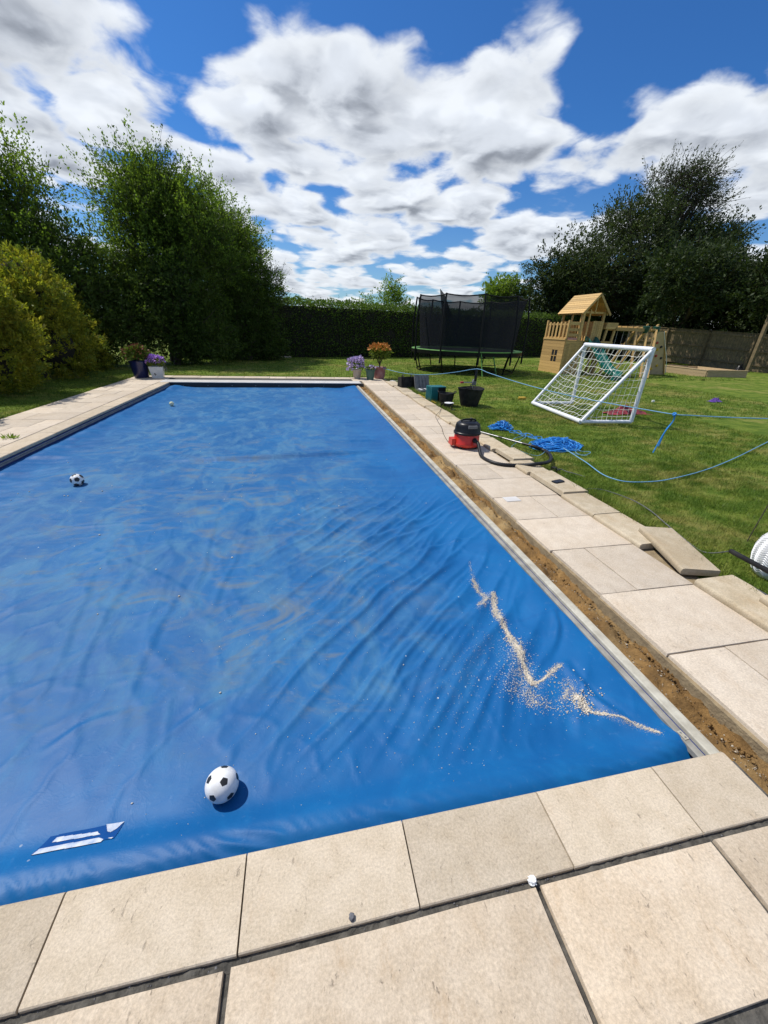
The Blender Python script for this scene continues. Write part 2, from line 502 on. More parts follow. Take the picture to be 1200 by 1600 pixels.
def net_mat():
    mt = bpy.data.materials.new('mesh_net')
    mt.use_nodes = True
    T = NT(mt.node_tree)
    T.n.clear()
    d = T.new('ShaderNodeBsdfDiffuse')
    d.inputs[0].default_value = (0.022, 0.023, 0.028, 1)
    tr = T.new('ShaderNodeBsdfTransparent')
    mx = T.new('ShaderNodeMixShader')
    mx.inputs[0].default_value = 0.72
    T.l.new(tr.outputs[0], mx.inputs[1])
    T.l.new(d.outputs[0], mx.inputs[2])
    o = T.new('ShaderNodeOutputMaterial')
    T.l.new(mx.outputs[0], o.inputs[0])
    MATS['mesh_net'] = mt


net_mat()


# ------------------------------------------------------------------ object helpers
def tag(o, label=None, cat=None, group=None, kind=None):
    if label:
        o['label'] = label
    if cat:
        o['category'] = cat
    if group:
        o['group'] = group
    if kind:
        o['kind'] = kind
    return o


def empty(name, loc=(0, 0, 0), rz=0.0, label=None, cat=None, group=None):
    o = bpy.data.objects.new(name, None)
    o.empty_display_size = 0.1
    o.location = loc
    o.rotation_euler = (0, 0, rz)
    COL.objects.link(o)
    return tag(o, label, cat, group)


def link(name, me, parent=None, loc=None, rot=None, mat=None):
    o = bpy.data.objects.new(name, me)
    COL.objects.link(o)
    if parent is not None:
        o.parent = parent
    if loc is not None:
        o.location = loc
    if rot is not None:
        o.rotation_euler = rot
    return o


class MB:
    """collects boxes, tubes, lathes; build() links them as one mesh object"""

    def __init__(self):
        self.v = []
        self.f = []

    def add(self, vs, fs):
        k = len(self.v)
        self.v += [tuple(p) for p in vs]
        self.f += [tuple(i + k for i in q) for q in fs]
        return self

    def box(self, lo, hi, M=None):
        (x0, y0, z0), (x1, y1, z1) = lo, hi
        vs = [Vector(p) for p in ((x0, y0, z0), (x1, y0, z0), (x1, y1, z0), (x0, y1, z0), (x0, y0, z1), (x1, y0, z1), (x1, y1, z1), (x0, y1, z1))]
        if M is not None:
            vs = [M @ p for p in vs]
        return self.add(vs, [(0, 3, 2, 1), (4, 5, 6, 7), (0, 1, 5, 4), (1, 2, 6, 5), (2, 3, 7, 6), (3, 0, 4, 7)])

    def beam(self, a, b, w, h, up=(0, 0, 1)):
        a, b = Vector(a), Vector(b)
        d = (b - a)
        L = d.length
        d.normalize()
        s = d.cross(Vector(up))
        if s.length < 1e-4:
            s = d.cross(Vector((1, 0, 0)))
        s.normalize()
        u = s.cross(d)
        M = Matrix((s, d, u)).transposed().to_4x4()
        M.translation = a
        return self.box((-w / 2, 0, -h / 2), (w / 2, L, h / 2), M)

    def tube(self, pts, r, n=8, closed=False, cap=True):
        pts = [Vector(p) for p in pts]
        m = len(pts)
        rr = r if isinstance(r, (list, tuple)) else [r] * m
        k = len(self.v)
        prev = None
        for i, p in enumerate(pts):
            if closed:
                d = pts[(i + 1) % m] - pts[i - 1]
            else:
                d = pts[min(i + 1, m - 1)] - pts[max(i - 1, 0)]
            if d.length < 1e-9:
                d = Vector((0, 0, 1))
            d.normalize()
            if prev is None:
                s = d.cross(Vector((0, 0, 1)))
                if s.length < 0.05:
                    s = d.cross(Vector((0, 1, 0)))
            else:
                s = prev - d * prev.dot(d)
            s.normalize()
            prev = s.copy()
            u = d.cross(s)
            for j in range(n):
                t = 2 * math.pi * j / n
                self.v.append(tuple(p + (s * math.cos(t) + u * math.sin(t)) * rr[i]))
        for i in range(m if closed else m - 1):
            a, b = k + i * n, k + ((i + 1) % m) * n
            for j in range(n):
                j2 = (j + 1) % n
                self.f.append((a + j, a + j2, b + j2, b + j))
        if cap and not closed:
            self.f.append(tuple(k + j for j in reversed(range(n))))
            self.f.append(tuple(k + (m - 1) * n + j for j in range(n)))
        return self

    def lathe(self, prof, n=32, c=(0, 0, 0), M=None):
        k = len(self.v)
        for (r, z) in prof:
            for j in range(n):
                t = 2 * math.pi * j / n
                p = Vector((r * math.cos(t) + c[0], r * math.sin(t) + c[1], z + c[2]))
                self.v.append(tuple(M @ p if M is not None else p))
        for i in range(len(prof) - 1):
            a, b = k + i * n, k + (i + 1) * n
            for j in range(n):
                j2 = (j + 1) % n
                self.f.append((a + j, a + j2, b + j2, b + j))
        if prof[0][0] > 1e-4:
            self.f.append(tuple(k + j for j in reversed(range(n))))
        if prof[-1][0] > 1e-4:
            self.f.append(tuple(k + (len(prof) - 1) * n + j for j in range(n)))
        return self

    def prism(self, poly, a, b, axis='x', M=None):
        """poly in the plane across the axis, extruded from a to b"""
        n = len(poly)
        vs = []
        for t in (a, b):
            for (p, q) in poly:
                w = {'x': (t, p, q), 'y': (p, t, q), 'z': (p, q, t)}[axis]
                w = Vector(w)
                vs.append(M @ w if M is not None else w)
        fs = [tuple(range(n - 1, -1, -1)), tuple(range(n, 2 * n))]
        for j in range(n):
            j2 = (j + 1) % n
            fs.append((j, j2, n + j2, n + j))
        return self.add(vs, fs)

    def mesh(self, name, mat, smooth=None):
        me = bpy.data.meshes.new(name)
        me.from_pydata(self.v, [], self.f)
        me.materials.append(MATS[mat] if isinstance(mat, str) else mat)
        bm = bmesh.new()
        bm.from_mesh(me)
        bmesh.ops.recalc_face_normals(bm, faces=bm.faces)
        if smooth:
            for f in bm.faces:
                f.smooth = True
            for e in bm.edges:
                if len(e.link_faces) == 2 and e.calc_face_angle(0) > RAD(smooth):
                    e.smooth = False
        bm.to_mesh(me)
        bm.free()
        return me

    def build(self, name, mat, parent=None, smooth=None, loc=None, rot=None):
        return link(name, self.mesh(name, mat, smooth), parent, loc, rot)


def np_mesh(name, V, F, mat, smooth=False):
    """V (n,3), F (m,3|4) arrays -> mesh"""
    me = bpy.data.meshes.new(name)
    V = np.ascontiguousarray(V, dtype=np.float32)
    F = np.ascontiguousarray(F, dtype=np.int32)
    m, k = F.shape
    me.vertices.add(len(V))
    me.vertices.foreach_set('co', V.ravel())
    me.loops.add(m * k)
    me.loops.foreach_set('vertex_index', F.ravel())
    me.polygons.add(m)
    me.polygons.foreach_set('loop_start', np.arange(0, m * k, k, dtype=np.int32))
    me.polygons.foreach_set('loop_total', np.full(m, k, dtype=np.int32))
    if smooth:
        me.polygons.foreach_set('use_smooth', np.ones(m, dtype=bool))
    me.materials.append(MATS[mat] if isinstance(mat, str) else mat)
    me.update(calc_edges=True)
    return me


def spline(pts, n=8):
    """Catmull-Rom through the points"""
    P = [Vector(p) for p in pts]
    P = [P[0] * 2 - P[1]] + P + [P[-1] * 2 - P[-2]]
    out = []
    for i in range(1, len(P) - 2):
        a, b, c, d = P[i - 1:i + 3]
        for k in range(n):
            t = k / n
            out.append(0.5 * ((2 * b) + (c - a) * t + (2 * a - 5 * b + 4 * c - d) * t * t + (3 * b - a - 3 * c + d) * t ** 3))
    out.append(P[-2])
    return out


# gradient noise on arrays
_prm = np.random.RandomState(7).permutation(512)
_prm = np.concatenate([_prm, _prm, _prm])
_ga = np.random.RandomState(9).rand(512) * 2 * np.pi


def pn(x, y):
    xi = np.floor(x).astype(int)
    yi = np.floor(y).astype(int)
    xf, yf = x - xi, y - yi
    u = xf * xf * xf * (xf * (xf * 6 - 15) + 10)
    v = yf * yf * yf * (yf * (yf * 6 - 15) + 10)

    def g(ix, iy, dx, dy):
        a = _ga[_prm[(_prm[ix & 511] + iy) & 511]]
        return np.cos(a) * dx + np.sin(a) * dy
    n00, n10 = g(xi, yi, xf, yf), g(xi + 1, yi, xf - 1, yf)
    n01, n11 = g(xi, yi + 1, xf, yf - 1), g(xi + 1, yi + 1, xf - 1, yf - 1)
    return (n00 * (1 - u) + n10 * u) * (1 - v) + (n01 * (1 - u) + n11 * u) * v


def fbm(x, y, o=4):
    s, a = 0, 1.0
    for i in range(o):
        s = s + a * pn(x * 2 ** i + 13.7 * i, y * 2 ** i + 5.1 * i)
        a *= 0.5
    return s


def sst(x, a, b):
    t = np.clip((x - a) / (b - a), 0, 1)
    return t * t * (3 - 2 * t)


def G(px, py, z=0.0):
    """spot on the level z that the survey photograph shows at (px, py)"""
    d = CAM_R @ Vector((px - 600, 800 - py, -605))
    t = (z - CAM_H) / d.z
    return Vector((0, 0, CAM_H)) + d * t


# ================================================================== THE SETTING
rng = np.random.RandomState(11)
random.seed(5)
LX0, LX1, LY0, LY1 = -5.66, 3.20, -4.0, 15.9      # outline of the paved surround
PX0, PX1, PY0, PY1 = -4.16, 1.88, 0.842, 14.10    # pool opening
TX0, TX1 = 1.955, 2.15                            # trench


def lawn_z(x, y):
    far = sst(np.hypot(x - 0, y - 6), 2, 12)
    return -0.022 + 0.028 * fbm(x * 0.35, y * 0.35, 3) * (0.35 + far) + 0.006 * fbm(x * 2.1, y * 2.1, 2)


def build_lawn():
    xs = np.unique(np.concatenate([np.array([-600, -250, -120, -70, -45]), np.arange(-30, LX0 - 0.1, 0.6), [LX0], np.linspace(LX0, LX1, 16),
                                   np.arange(LX1 + 0.2, 14, 0.2), np.arange(14, 34, 0.6), np.array([40, 50, 70, 120, 250, 600])]))
    ys = np.unique(np.concatenate([np.array([-600, -200, -60, -30, -12]), np.arange(-8, LY0 - 0.1, 0.8), np.arange(LY0, LY1 - 0.1, 0.2), [LY1],
                                   np.arange(LY1 + 0.3, 34, 0.5), np.array([38, 45, 60, 120, 300, 700])]))
    X, Y = np.meshgrid(xs, ys)
    Z = lawn_z(X, Y)
    V = np.stack([X.ravel(), Y.ravel(), Z.ravel()], 1)
    nx = len(xs)
    F = []
    for j in range(len(ys) - 1):
        for i in range(nx - 1):
            cx, cy = (xs[i] + xs[i + 1]) / 2, (ys[j] + ys[j + 1]) / 2
            if LX0 < cx < LX1 and LY0 < cy < LY1:
                continue
            F.append((j * nx + i, j * nx + i + 1, (j + 1) * nx + i + 1, (j + 1) * nx + i))
    o = link('lawn', np_mesh('lawn', V, np.array(F), 'lawn', True))
    tag(o, 'mown green lawn with dry straw coloured patches', None, None, 'structure')


build_lawn()


def build_grass():
    """short blades, dense near the paving, thinner farther off"""
    R = np.random.RandomState(3)
    out = []
    zones = [  # x0,x1,y0,y1,count,height,width
        (3.40, 6.2, 1.0, 5.0, 90000, 0.036, 0.0035),
        (3.4, 9.5, 4.0, 9.5, 120000, 0.038, 0.0055),
        (3.4, 15.0, 8.0, 18.0, 90000, 0.042, 0.009),
        (-9.0, 22.0, 15.95, 27.0, 70000, 0.05, 0.014),
        (-8.5, -5.7, 4.0, 16.0, 30000, 0.045, 0.008),
        (3.36, 3.54, 0.0, 15.0, 12000, 0.115, 0.0042),
        (-5.80, -5.64, 3.0, 16.0, 5000, 0.08, 0.005), (-5.6, 3.2, 15.86, 16.0, 3500, 0.07, 0.006)]
    V, F = [], []
    k = 0
    for (x0, x1, y0, y1, n, h, w) in zones:
        x = R.uniform(x0, x1, n)
        y = R.uniform(y0, y1, n)
        # tufts: keep more blades where the noise is high
        keep = R.rand(n) < np.clip(0.62 + 0.9 * fbm(x * 3.0, y * 3.0, 3), 0.15, 1)
        x, y = x[keep], y[keep]
        n = len(x)
        hh = h * R.uniform(0.5, 1.35, n) * (1 + 0.5 * np.clip(fbm(x * 1.2, y * 1.2, 2), -0.6, 0.8))
        a = R.uniform(0, 2 * np.pi, n)
        lean = R.uniform(0.1, 0.9, n) * hh
        la = R.uniform(0, 2 * np.pi, n)
        z = lawn_z(x, y) - 0.004
        ww = w * R.uniform(0.6, 1.3, n)
        p0 = np.stack([x - np.cos(a) * ww, y - np.sin(a) * ww, z], 1)
        p1 = np.stack([x + np.cos(a) * ww, y + np.sin(a) * ww, z], 1)
        p2 = np.stack([x + np.cos(la) * lean, y + np.sin(la) * lean, z + hh], 1)
        V.append(np.stack([p0, p1, p2], 1).reshape(-1, 3))
        F.append(np.arange(n * 3).reshape(-1, 3) + k)
        k += n * 3
    o = link('grass', np_mesh('grass', np.concatenate(V), np.concatenate(F), 'grass_blade'))
    tag(o, 'short mown grass blades covering the lawn', 'grass', None, 'stuff')


build_grass()


# ---- paved surround: mortar bed with every slab a piece of its own
bed = MB()
BZ = -0.020
for (x0, x1, y0, y1) in ((LX0, -4.19, LY0, LY1), (-4.19, TX1 - 0.004, 14.12, LY1), (TX1 + 0.02, LX1, LY0, 0.5),
                         (-4.19, 1.93, LY0, 0.80), (1.93, TX1 + 0.02, LY0, 0.50)):
    bed.box((x0, y0, -0.30), (x1, y1, BZ))
surround = bed.build('paved_surround', 'mortar')
tag(surround, 'pale stone paving laid round the covered swimming pool', None, None, 'structure')

rb = MB()
rb.box((TX1 - 0.004, 0.5, -0.30), (LX1, LY1, -0.026))
rb.build('mortar_bed', 'sandy_mortar', surround)
_slabs = {}


def slab_me(w, d, h, mat, bev=0.006):
    key = (round(w, 2), round(d, 2), mat, h)
    if key in _slabs:
        return _slabs[key]
    bm = bmesh.new()
    bmesh.ops.create_cube(bm, size=1)
    for v in bm.verts:
        v.co = (v.co.x * w, v.co.y * d, (v.co.z - 0.5) * h)
    # slightly uneven sawn edges
    es = [e for e in bm.edges if all(v.co.z > -h * 0.5 for v in e.verts)]
    bmesh.ops.subdivide_edges(bm, edges=es, cuts=3, use_grid_fill=True)
    rr = random.Random(hash(key) & 0xffff)
    for v in bm.verts:
        if v.co.z > -h * 0.5:
            if abs(abs(v.co.x) - w / 2) < 1e-5:
                v.co.x += rr.uniform(-0.0018, 0.0018)
            if abs(abs(v.co.y) - d / 2) < 1e-5:
                v.co.y += rr.uniform(-0.0018, 0.0018)
    top = [e for e in bm.edges if all(v.co.z > -1e-4 for v in e.verts) and len(e.link_faces) == 2 and abs(e.calc_face_angle(0)) > 0.5]
    bmesh.ops.bevel(bm, geom=top, offset=bev, segments=2, affect='EDGES', profile=0.6)
    me = bpy.data.meshes.new('paving_slab')
    for f in bm.faces:
        f.smooth = True
    for e in bm.edges:
        if len(e.link_faces) == 2 and e.calc_face_angle(0) > RAD(50):
            e.smooth = False
    bm.to_mesh(me)
    bm.free()
    me.materials.append(MATS[mat])
    _slabs[key] = me
    return me


def slab(x0, x1, y0, y1, mat='pale_stone', name='paving_slab', z=0.0, gap=0.008, h=0.045):
    w, d = x1 - x0 - gap, y1 - y0 - gap
    o = link(name, slab_me(w, d, h, mat), surround)
    o.location = ((x0 + x1) / 2, (y0 + y1) / 2, z + random.uniform(-0.0022, 0.0022))
    o.rotation_euler = (random.uniform(-0.003, 0.003), random.uniform(-0.003, 0.003), random.uniform(-0.004, 0.004))
    return o


def coping_prof(d, h, r):
    """cross section (p across, q up): bull nose at p = d"""
    pts = [(0, -h), (0, -0.004), (0.004, 0)]
    for k in range(7):
        t = math.pi / 2 * (1 - k / 6)
        pts.append((d - r + r * math.cos(t), -r + r * math.sin(t)))
    for k in range(1, 5):
        t = -math.pi / 2 * k / 4
        pts.append((d - r * 0.7 + r * 0.7 * math.cos(t), -h + 0.7 * r + r * 0.7 * math.sin(t)))
    return pts


_cop = {}


def coping_me(L, d=0.272, h=0.05, r=0.016, mat='cast_stone'):
    key = (round(L, 2), round(d, 2), h, mat)
    if key not in _cop:
        b = MB()
        b.prism([(p - d / 2, q) for p, q in coping_prof(d, h, r)], -L / 2, L / 2, 'x')
        _cop[key] = b.mesh('coping_stone', mat, 40)
    return _cop[key]


# near coping along the short edge (bull nose to the pool)
cx = [-4.47, -3.9, -3.3, -2.7, -2.1, -1.5, -0.9, -0.3, 0.3, 0.9, 1.49, 1.90]
for a, b in zip(cx[:-1], cx[1:]):
    o = link('coping_stone', coping_me(b - a - 0.006), surround, ((a + b) / 2, 0.572 + 0.135, random.uniform(-0.0015, 0.001)), (0, 0, random.uniform(-0.003, 0.003)))
# left coping (bull nose faces +x)
yy = 0.86
while yy < 14.0:
    y2 = min(yy + 0.605, 14.10)
    link('coping_stone', coping_me(y2 - yy - 0.006, 0.30), surround, (-4.31, (yy + y2) / 2, random.uniform(-0.0015, 0.001)), (0, 0, -math.pi / 2))
    yy = y2

# near terrace
for (y0, y1, xs, mt_) in ((0.168, 0.559, (-2.4, -1.35, -0.328, 0.736, 1.503, 2.12, 3.05), 'riven_stone'),
                          (-0.44, 0.138, (-2.9, -1.9, -0.9, -0.32, 0.6, 1.2, 2.12, 3.05), 'riven_stone'),
                          (-1.06, -0.46, (-2.4, -1.5, -0.6, 0.3, 1.2, 2.12, 3.05), 'riven_stone')):
    for a, b in zip(xs[:-1], xs[1:]):
        slab(a, b, y0, y1, mt_, gap=0.022)

# right hand walk: 0.9 m wide, courses of one wide slab or two narrower ones
cy = [0.20, 0.80, 1.42, 2.035, 2.69, 3.322, 3.912]
while cy[-1] < 15.2:
    cy.append(cy[-1] + 0.612)
split = {1: 2.60, 3: 2.505, 5: 2.66}
for i in range(1, len(cy) - 1):
    y0, y1 = cy[i], cy[i + 1]
    xe = 3.045 + random.uniform(-0.01, 0.01)
    xs_ = 2.152 + random.uniform(0, 0.02) if y0 < 4 else 2.165 + random.uniform(-0.01, 0.015)
    if i in split or (i > 6 and i % 2 == 1):
        m = split.get(i, random.choice((2.50, 2.62, 2.74)))
        slab(xs_, m, y0, y1)
        slab(m, xe, y0, y1)
    else:
        slab(xs_, xe, y0, y1)

# left hand walk
y, k = -3.6, 0
while y < 14.6:
    y1 = y + 0.61
    if k % 3 == 0:
        m = -5.06
    elif k % 3 == 1:
        m = -4.84
    else:
        m = -5.26
    slab(-5.645, m, y, y1)
    slab(m, -4.475, y, y1)
    y, k = y1, k + 1
# far walk behind the cover housing
xs = [-5.645, -5.05, -4.45, -3.55, -2.95, -2.05, -1.15, -0.55, 0.35, 1.25, 1.85, 2.45, 3.05]
for a, b in zip(xs[:-1], xs[1:]):
    slab(a, b, 15.32, 15.88)
    if not (-4.4 < (a + b) / 2 < 2.1):
        slab(a, b, 14.74, 15.30)
# near terrace behind the camera side, left
for k in range(4):
    slab(-4.45 + k * 0.52, -4.45 + (k + 1) * 0.52, -0.06, 0.559, 'riven_stone', gap=0.022)

# white service tile let into the walk
tl = MB()
tl.box((-0.092, -0.062, -0.02), (0.092, 0.062, 0.004))
t = tl.build('service_tile', 'white_plate', surround, None, (2.378, 3.842, 0.002))
t.rotation_euler.z = 0.03

# ---- pool shell: liner walls, floor, tracks
sh = MB()
for (lo, hi) in (((PX0 - 0.02, PY0 - 0.04, -1.5), (PX0 + 0.005, PY1, -0.055)), ((PX1 - 0.03, PY0 - 0.04, -1.5), (PX1 + 0.055, PY1, -0.085)),
                 ((PX0, PY0 - 0.05, -1.5), (PX1, PY0 - 0.03, -0.055)), ((PX0, PY1 + 0.2, -1.5), (PX1, PY1 + 0.22, -0.05)),
                 ((PX0, PY0, -1.52), (PX1, PY1 + 0.2, -1.5))):
    sh.box(lo, hi)
shell = sh.build('swimming_pool', 'liner')
tag(shell, 'rectangular swimming pool hidden under its blue cover', None, None, 'structure')
# white top rail and grey track on the stripped right side
b = MB()
b.prism([(1.884, -0.085), (1.884, -0.062), (1.888, -0.058), (1.932, -0.058), (1.936, -0.064), (1.952, -0.066), (1.954, -0.13), (1.93, -0.13), (1.93, -0.085)], 0.845, 13.98, 'y')
b.build('white_rail', 'white_rail', shell, 30)
b = MB()
b.prism([(1.836, -0.112), (1.836, -0.084), (1.846, -0.080), (1.872, -0.080), (1.876, -0.092), (1.8838, -0.092), (1.8838, -0.112)], 0.85, 14.0, 'y')
b.build('cover_track', 'grey_track', shell, 30)
b = MB()
b.prism([(-4.20, -0.112), (-4.20, -0.053), (-4.176, -0.053), (-4.172, -0.066), (-4.150, -0.068), (-4.148, -0.082), (-4.166, -0.086), (-4.150, -0.092), (-4.150, -0.112)], 0.87, 14.08, 'y')
b.build('cover_track', 'grey_track', shell, 30)
# fastener plate on the track by the near corner
b = MB()
b.box((-0.014, -0.024, 0), (0.014, 0.024, 0.003))
pl = b.build('fastener_plate', 'white_rail', shell, None, (1.856, 0.985, -0.079), (0, 0, 0.1))
b = MB()
for s in (-1, 1):
    b.lathe([(0.005, 0.003), (0.005, 0.004), (0.0, 0.004)], 10, (0, s * 0.013, 0))
b.build('screw', 'steel_grey', pl)

# ---- roller housing at the far end
hous = empty('cover_housing', (0, 14.1, 0), 0, 'long black slot board under a white lid at the far pool end', 'pool housing')
b = MB()
b.box((PX0 - 0.02, 0.005, -0.22), (PX1 + 0.06, 0.03, -0.012))
b.build('slot_board', 'black_board', hous)
b = MB()
b.box((PX0 - 0.3, 0.0, -0.010), (PX1 + 0.18, 0.62, 0.004))
b.build('lid', 'white_plate', hous)
for k in range(8):
    b = MB()
    b.lathe([(0.012, 0), (0.012, 0.004), (0.0, 0.005)], 10, M=Matrix.Rotation(RAD(90), 4, 'X'))
    b.build('bolt', 'steel_grey', hous, None, (PX0 + 0.4 + k * 0.75, 0.004, -0.10))

# ---- trench of bare earth where the coping was lifted
def build_trench():
    xs = np.linspace(1.945, 2.205, 14)
    ys = np.arange(0.42, 14.1, 0.025)
    X, Y = np.meshgrid(xs, ys)
    t = (X - 1.945) / (2.205 - 1.945)
    Z = -0.118 + 0.028 * t + 0.07 * fbm(X * 7, Y * 3.4, 4) + 0.028 * pn(X * 30, Y * 30)
    # a furrow cut under the slab edge, and a lip of mortar left on it
    fur = np.exp(-((X - 2.115 - 0.012 * pn(Y * 1.4, Y * 0)) / 0.018) ** 2)
    Z -= 0.045 * fur * (0.6 + 0.8 * np.clip(pn(Y * 1.1, Y * 0 + 3), -0.4, 1))
    Z += 0.05 * sst(X, 2.135, 2.16) * (0.4 + 0.9 * np.abs(pn(X * 9, Y * 5)))
    Z = np.minimum(Z, -0.046 + 0.01 * pn(X * 8, Y * 8))
    Z = np.where((Y < 0.6) & (X < 1.99), np.minimum(Z, -0.06), Z)
    nx = len(xs)
    i, j = np.meshgrid(np.arange(nx - 1), np.arange(len(ys) - 1))
    a = (j * nx + i).ravel()
    F = np.stack([a, a + 1, a + 1 + nx, a + nx], 1)
    o = link('earth_trench', np_mesh('earth_trench', np.stack([X.ravel(), Y.ravel(), Z.ravel()], 1), F, 'trench_soil', True))
    tag(o, 'strip of bare brown earth between white rail and slabs', None, None, 'structure')
    R = np.random.RandomState(21)
    n = 4200
    gx = R.uniform(1.96, 2.145, n)
    gy = 0.45 + 13.4 * R.rand(n) ** 1.9
    f = np.clip(((gx - 1.945) / 0.02).astype(int), 0, nx - 2)
    jj = np.clip(((gy - 0.42) / 0.025).astype(int), 0, len(ys) - 2)
    gz = Z[jj, f]
    rad = 0.0022 + 0.007 * R.rand(n) ** 4
    grains('trench_gravel', np.stack([gx, gy, gz + rad * 0.3], 1), rad, 'gravel', 'loose stones and crumbs scattered in the bare earth trench', R)
    n = 1500
    gx = R.uniform(2.10, 2.155, n)
    gy = 0.8 + 13.0 * R.rand(n) ** 1.4
    rad = 0.004 + 0.012 * R.rand(n) ** 2
    f = np.clip(((gx - 1.945) / 0.02).astype(int), 0, nx - 2)
    jj = np.clip(((gy - 0.42) / 0.025).astype(int), 0, len(ys) - 2)
    grains('earth_crumbs', np.stack([gx, gy, Z[jj, f] + rad * 0.3], 1), rad, 'trench_soil', 'brown clods of earth crumbled along the slab edge', R)


def grains(name, P, rad, mat, label, R):
    """small irregular stones, joined into one object"""
    base = np.array([(1, 0, 0), (-1, 0, 0), (0, 1, 0), (0, -1, 0), (0, 0, 1), (0, 0, -1)], float)
    fc = np.array([(0, 2, 4), (2, 1, 4), (1, 3, 4), (3, 0, 4), (2, 0, 5), (1, 2, 5), (3, 1, 5), (0, 3, 5)])
    n = len(P)
    a = R.uniform(0, 2 * np.pi, n)
    B = base[None] * R.uniform(0.55, 1.35, (n, 6, 1)) * rad[:, None, None]
    B[:, :, 2] *= 0.7
    x = B[:, :, 0] * np.cos(a)[:, None] - B[:, :, 1] * np.sin(a)[:, None]
    y = B[:, :, 0] * np.sin(a)[:, None] + B[:, :, 1] * np.cos(a)[:, None]
    V = np.stack([x, y, B[:, :, 2]], 2) + P[:, None, :]
    F = (fc[None] + (np.arange(n) * 6)[:, None, None]).reshape(-1, 3)
    o = link(name, np_mesh(name, V.reshape(-1, 3), F, mat))
    return tag(o, label, None, None, 'stuff')


def gravel_mat():
    mt, T, b = principled('gravel')
    r = T.new('ShaderNodeNewGeometry').outputs['Random Per Island']
    c = T.mix(T.smooth(r, 0.35, 0.8), (0.15, 0.095, 0.045), (0.42, 0.36, 0.27))
    T.put(b.inputs['Base Color'], c)
    b.inputs['Roughness'].default_value = 0.9
    MATS['gravel'] = mt
    mt, T, b = principled('sand_grain')
    r = T.new('ShaderNodeNewGeometry').outputs['Random Per Island']
    c = T.mix(r, (0.50, 0.42, 0.31), (0.70, 0.645, 0.55))
    T.put(b.inputs['Base Color'], c)
    b.inputs['Roughness'].default_value = 0.9
    MATS['sand_grain'] = mt


gravel_mat()
build_trench()


# ---- the blue cover
# long creases in the sheet: points along each, height, half width
CREASES = [([(560, 1085), (640, 1000), (700, 930), (762, 858)], 0.014, 0.022), ([(600, 1105), (680, 1012), (748, 942)], 0.013, 0.020),
           ([(515, 1055), (640, 932), (722, 868)], 0.013, 0.022), ([(650, 1120), (720, 1040), (765, 982)], 0.011, 0.020),
           ([(575, 962), (680, 890), (765, 828)], 0.013, 0.024), ([(480, 902), (620, 842), (735, 798)], 0.013, 0.026),
           ([(530, 862), (650, 815), (742, 778)], 0.014, 0.028), ([(465, 1185), (560, 1088), (610, 1030)], 0.010, 0.022),
           ([(420, 1100), (500, 1010), (600, 920)], 0.010, 0.024), ([(700, 1130), (745, 1060), (770, 1010)], 0.009, 0.018),
           ([(880, 1040), (915, 1090), (985, 1150)], 0.018, 0.022), ([(862, 960), (866, 1000), (848, 1042)], 0.015, 0.022),
           ([(150, 880), (110, 980), (50, 1120)], 0.007, 0.030), ([(215, 880), (150, 985), (92, 1130)], 0.007, 0.030), ([(290, 900), (220, 1030), (180, 1170)], 0.006, 0.030),
           ([(200, 860), (60, 930), (-40, 980)], 0.006, 0.030), ([(385, 830), (345, 918), (330, 960)], 0.007, 0.026), ([(340, 800), (316, 884), (300, 930)], 0.006, 0.026),
           ([(478, 692), (600, 687)], 0.020, 0.035), ([(520, 731), (642, 728)], 0.018, 0.032), ([(470, 801), (560, 797), (640, 792)], 0.013, 0.026),
           ([(510, 661), (600, 657)], 0.022, 0.045), ([(300, 771), (440, 769), (570, 765)], 0.010, 0.030), ([(120, 770), (230, 764), (330, 768)], 0.012, 0.030),
           ([(20, 840), (140, 822), (260, 818)], 0.010, 0.026), ([(120, 850), (260, 905), (330, 980)], 0.004, 0.026), ([(0, 790), (90, 772)], 0.012, 0.03),
           ([(640, 870), (700, 850), (745, 850)], 0.010, 0.022), ([(250, 1160), (330, 1100), (420, 1060)], 0.007, 0.022), ([(60, 1180), (140, 1130), (210, 1110)], 0.007, 0.022)]
_CR = []
for _pts, _h, _w in CREASES:
    _sp = np.array([tuple(p)[:2] for p in spline([G(px, py, -0.18) for px, py in _pts], 5)])
    _CR.append((_sp, _h, _w))


def crease_z(x, y):
    out = np.zeros_like(x)
    for k, (sp_, h_, w_) in enumerate(_CR):
        lo, hi = sp_.min(0) - 4 * w_, sp_.max(0) + 4 * w_
        msk = (x > lo[0]) & (x < hi[0]) & (y > lo[1]) & (y < hi[1])
        if not msk.any():
            continue
        X, Y = x[msk], y[msk]
        X = X + 0.03 * pn(X * 3 + k, Y * 3)
        Y = Y + 0.03 * pn(X * 3 + 9, Y * 3 + k)
        best = np.full(X.shape, 9.0)
        tt = np.zeros(X.shape)
        sd = np.zeros(X.shape)
        n = len(sp_) - 1
        for s in range(n):
            a, b = sp_[s], sp_[s + 1]
            d = b - a
            L2 = (d * d).sum() + 1e-9
            t = np.clip(((X - a[0]) * d[0] + (Y - a[1]) * d[1]) / L2, 0, 1)
            ex, ey = X - a[0] - t * d[0], Y - a[1] - t * d[1]
            r = np.hypot(ex, ey)
            c = r < best
            best = np.where(c, r, best)
            tt = np.where(c, (s + t) / n, tt)
            sd = np.where(c, np.sign(d[0] * ey - d[1] * ex), sd)
        q = best / w_
        env = np.sin(np.pi * np.clip(tt, 0, 1)) ** 0.6
        out[msk] += h_ * env * (np.exp(-q * q) - 0.45 * np.exp(-((q * sd - 1.8) / 0.9) ** 2))
    return out


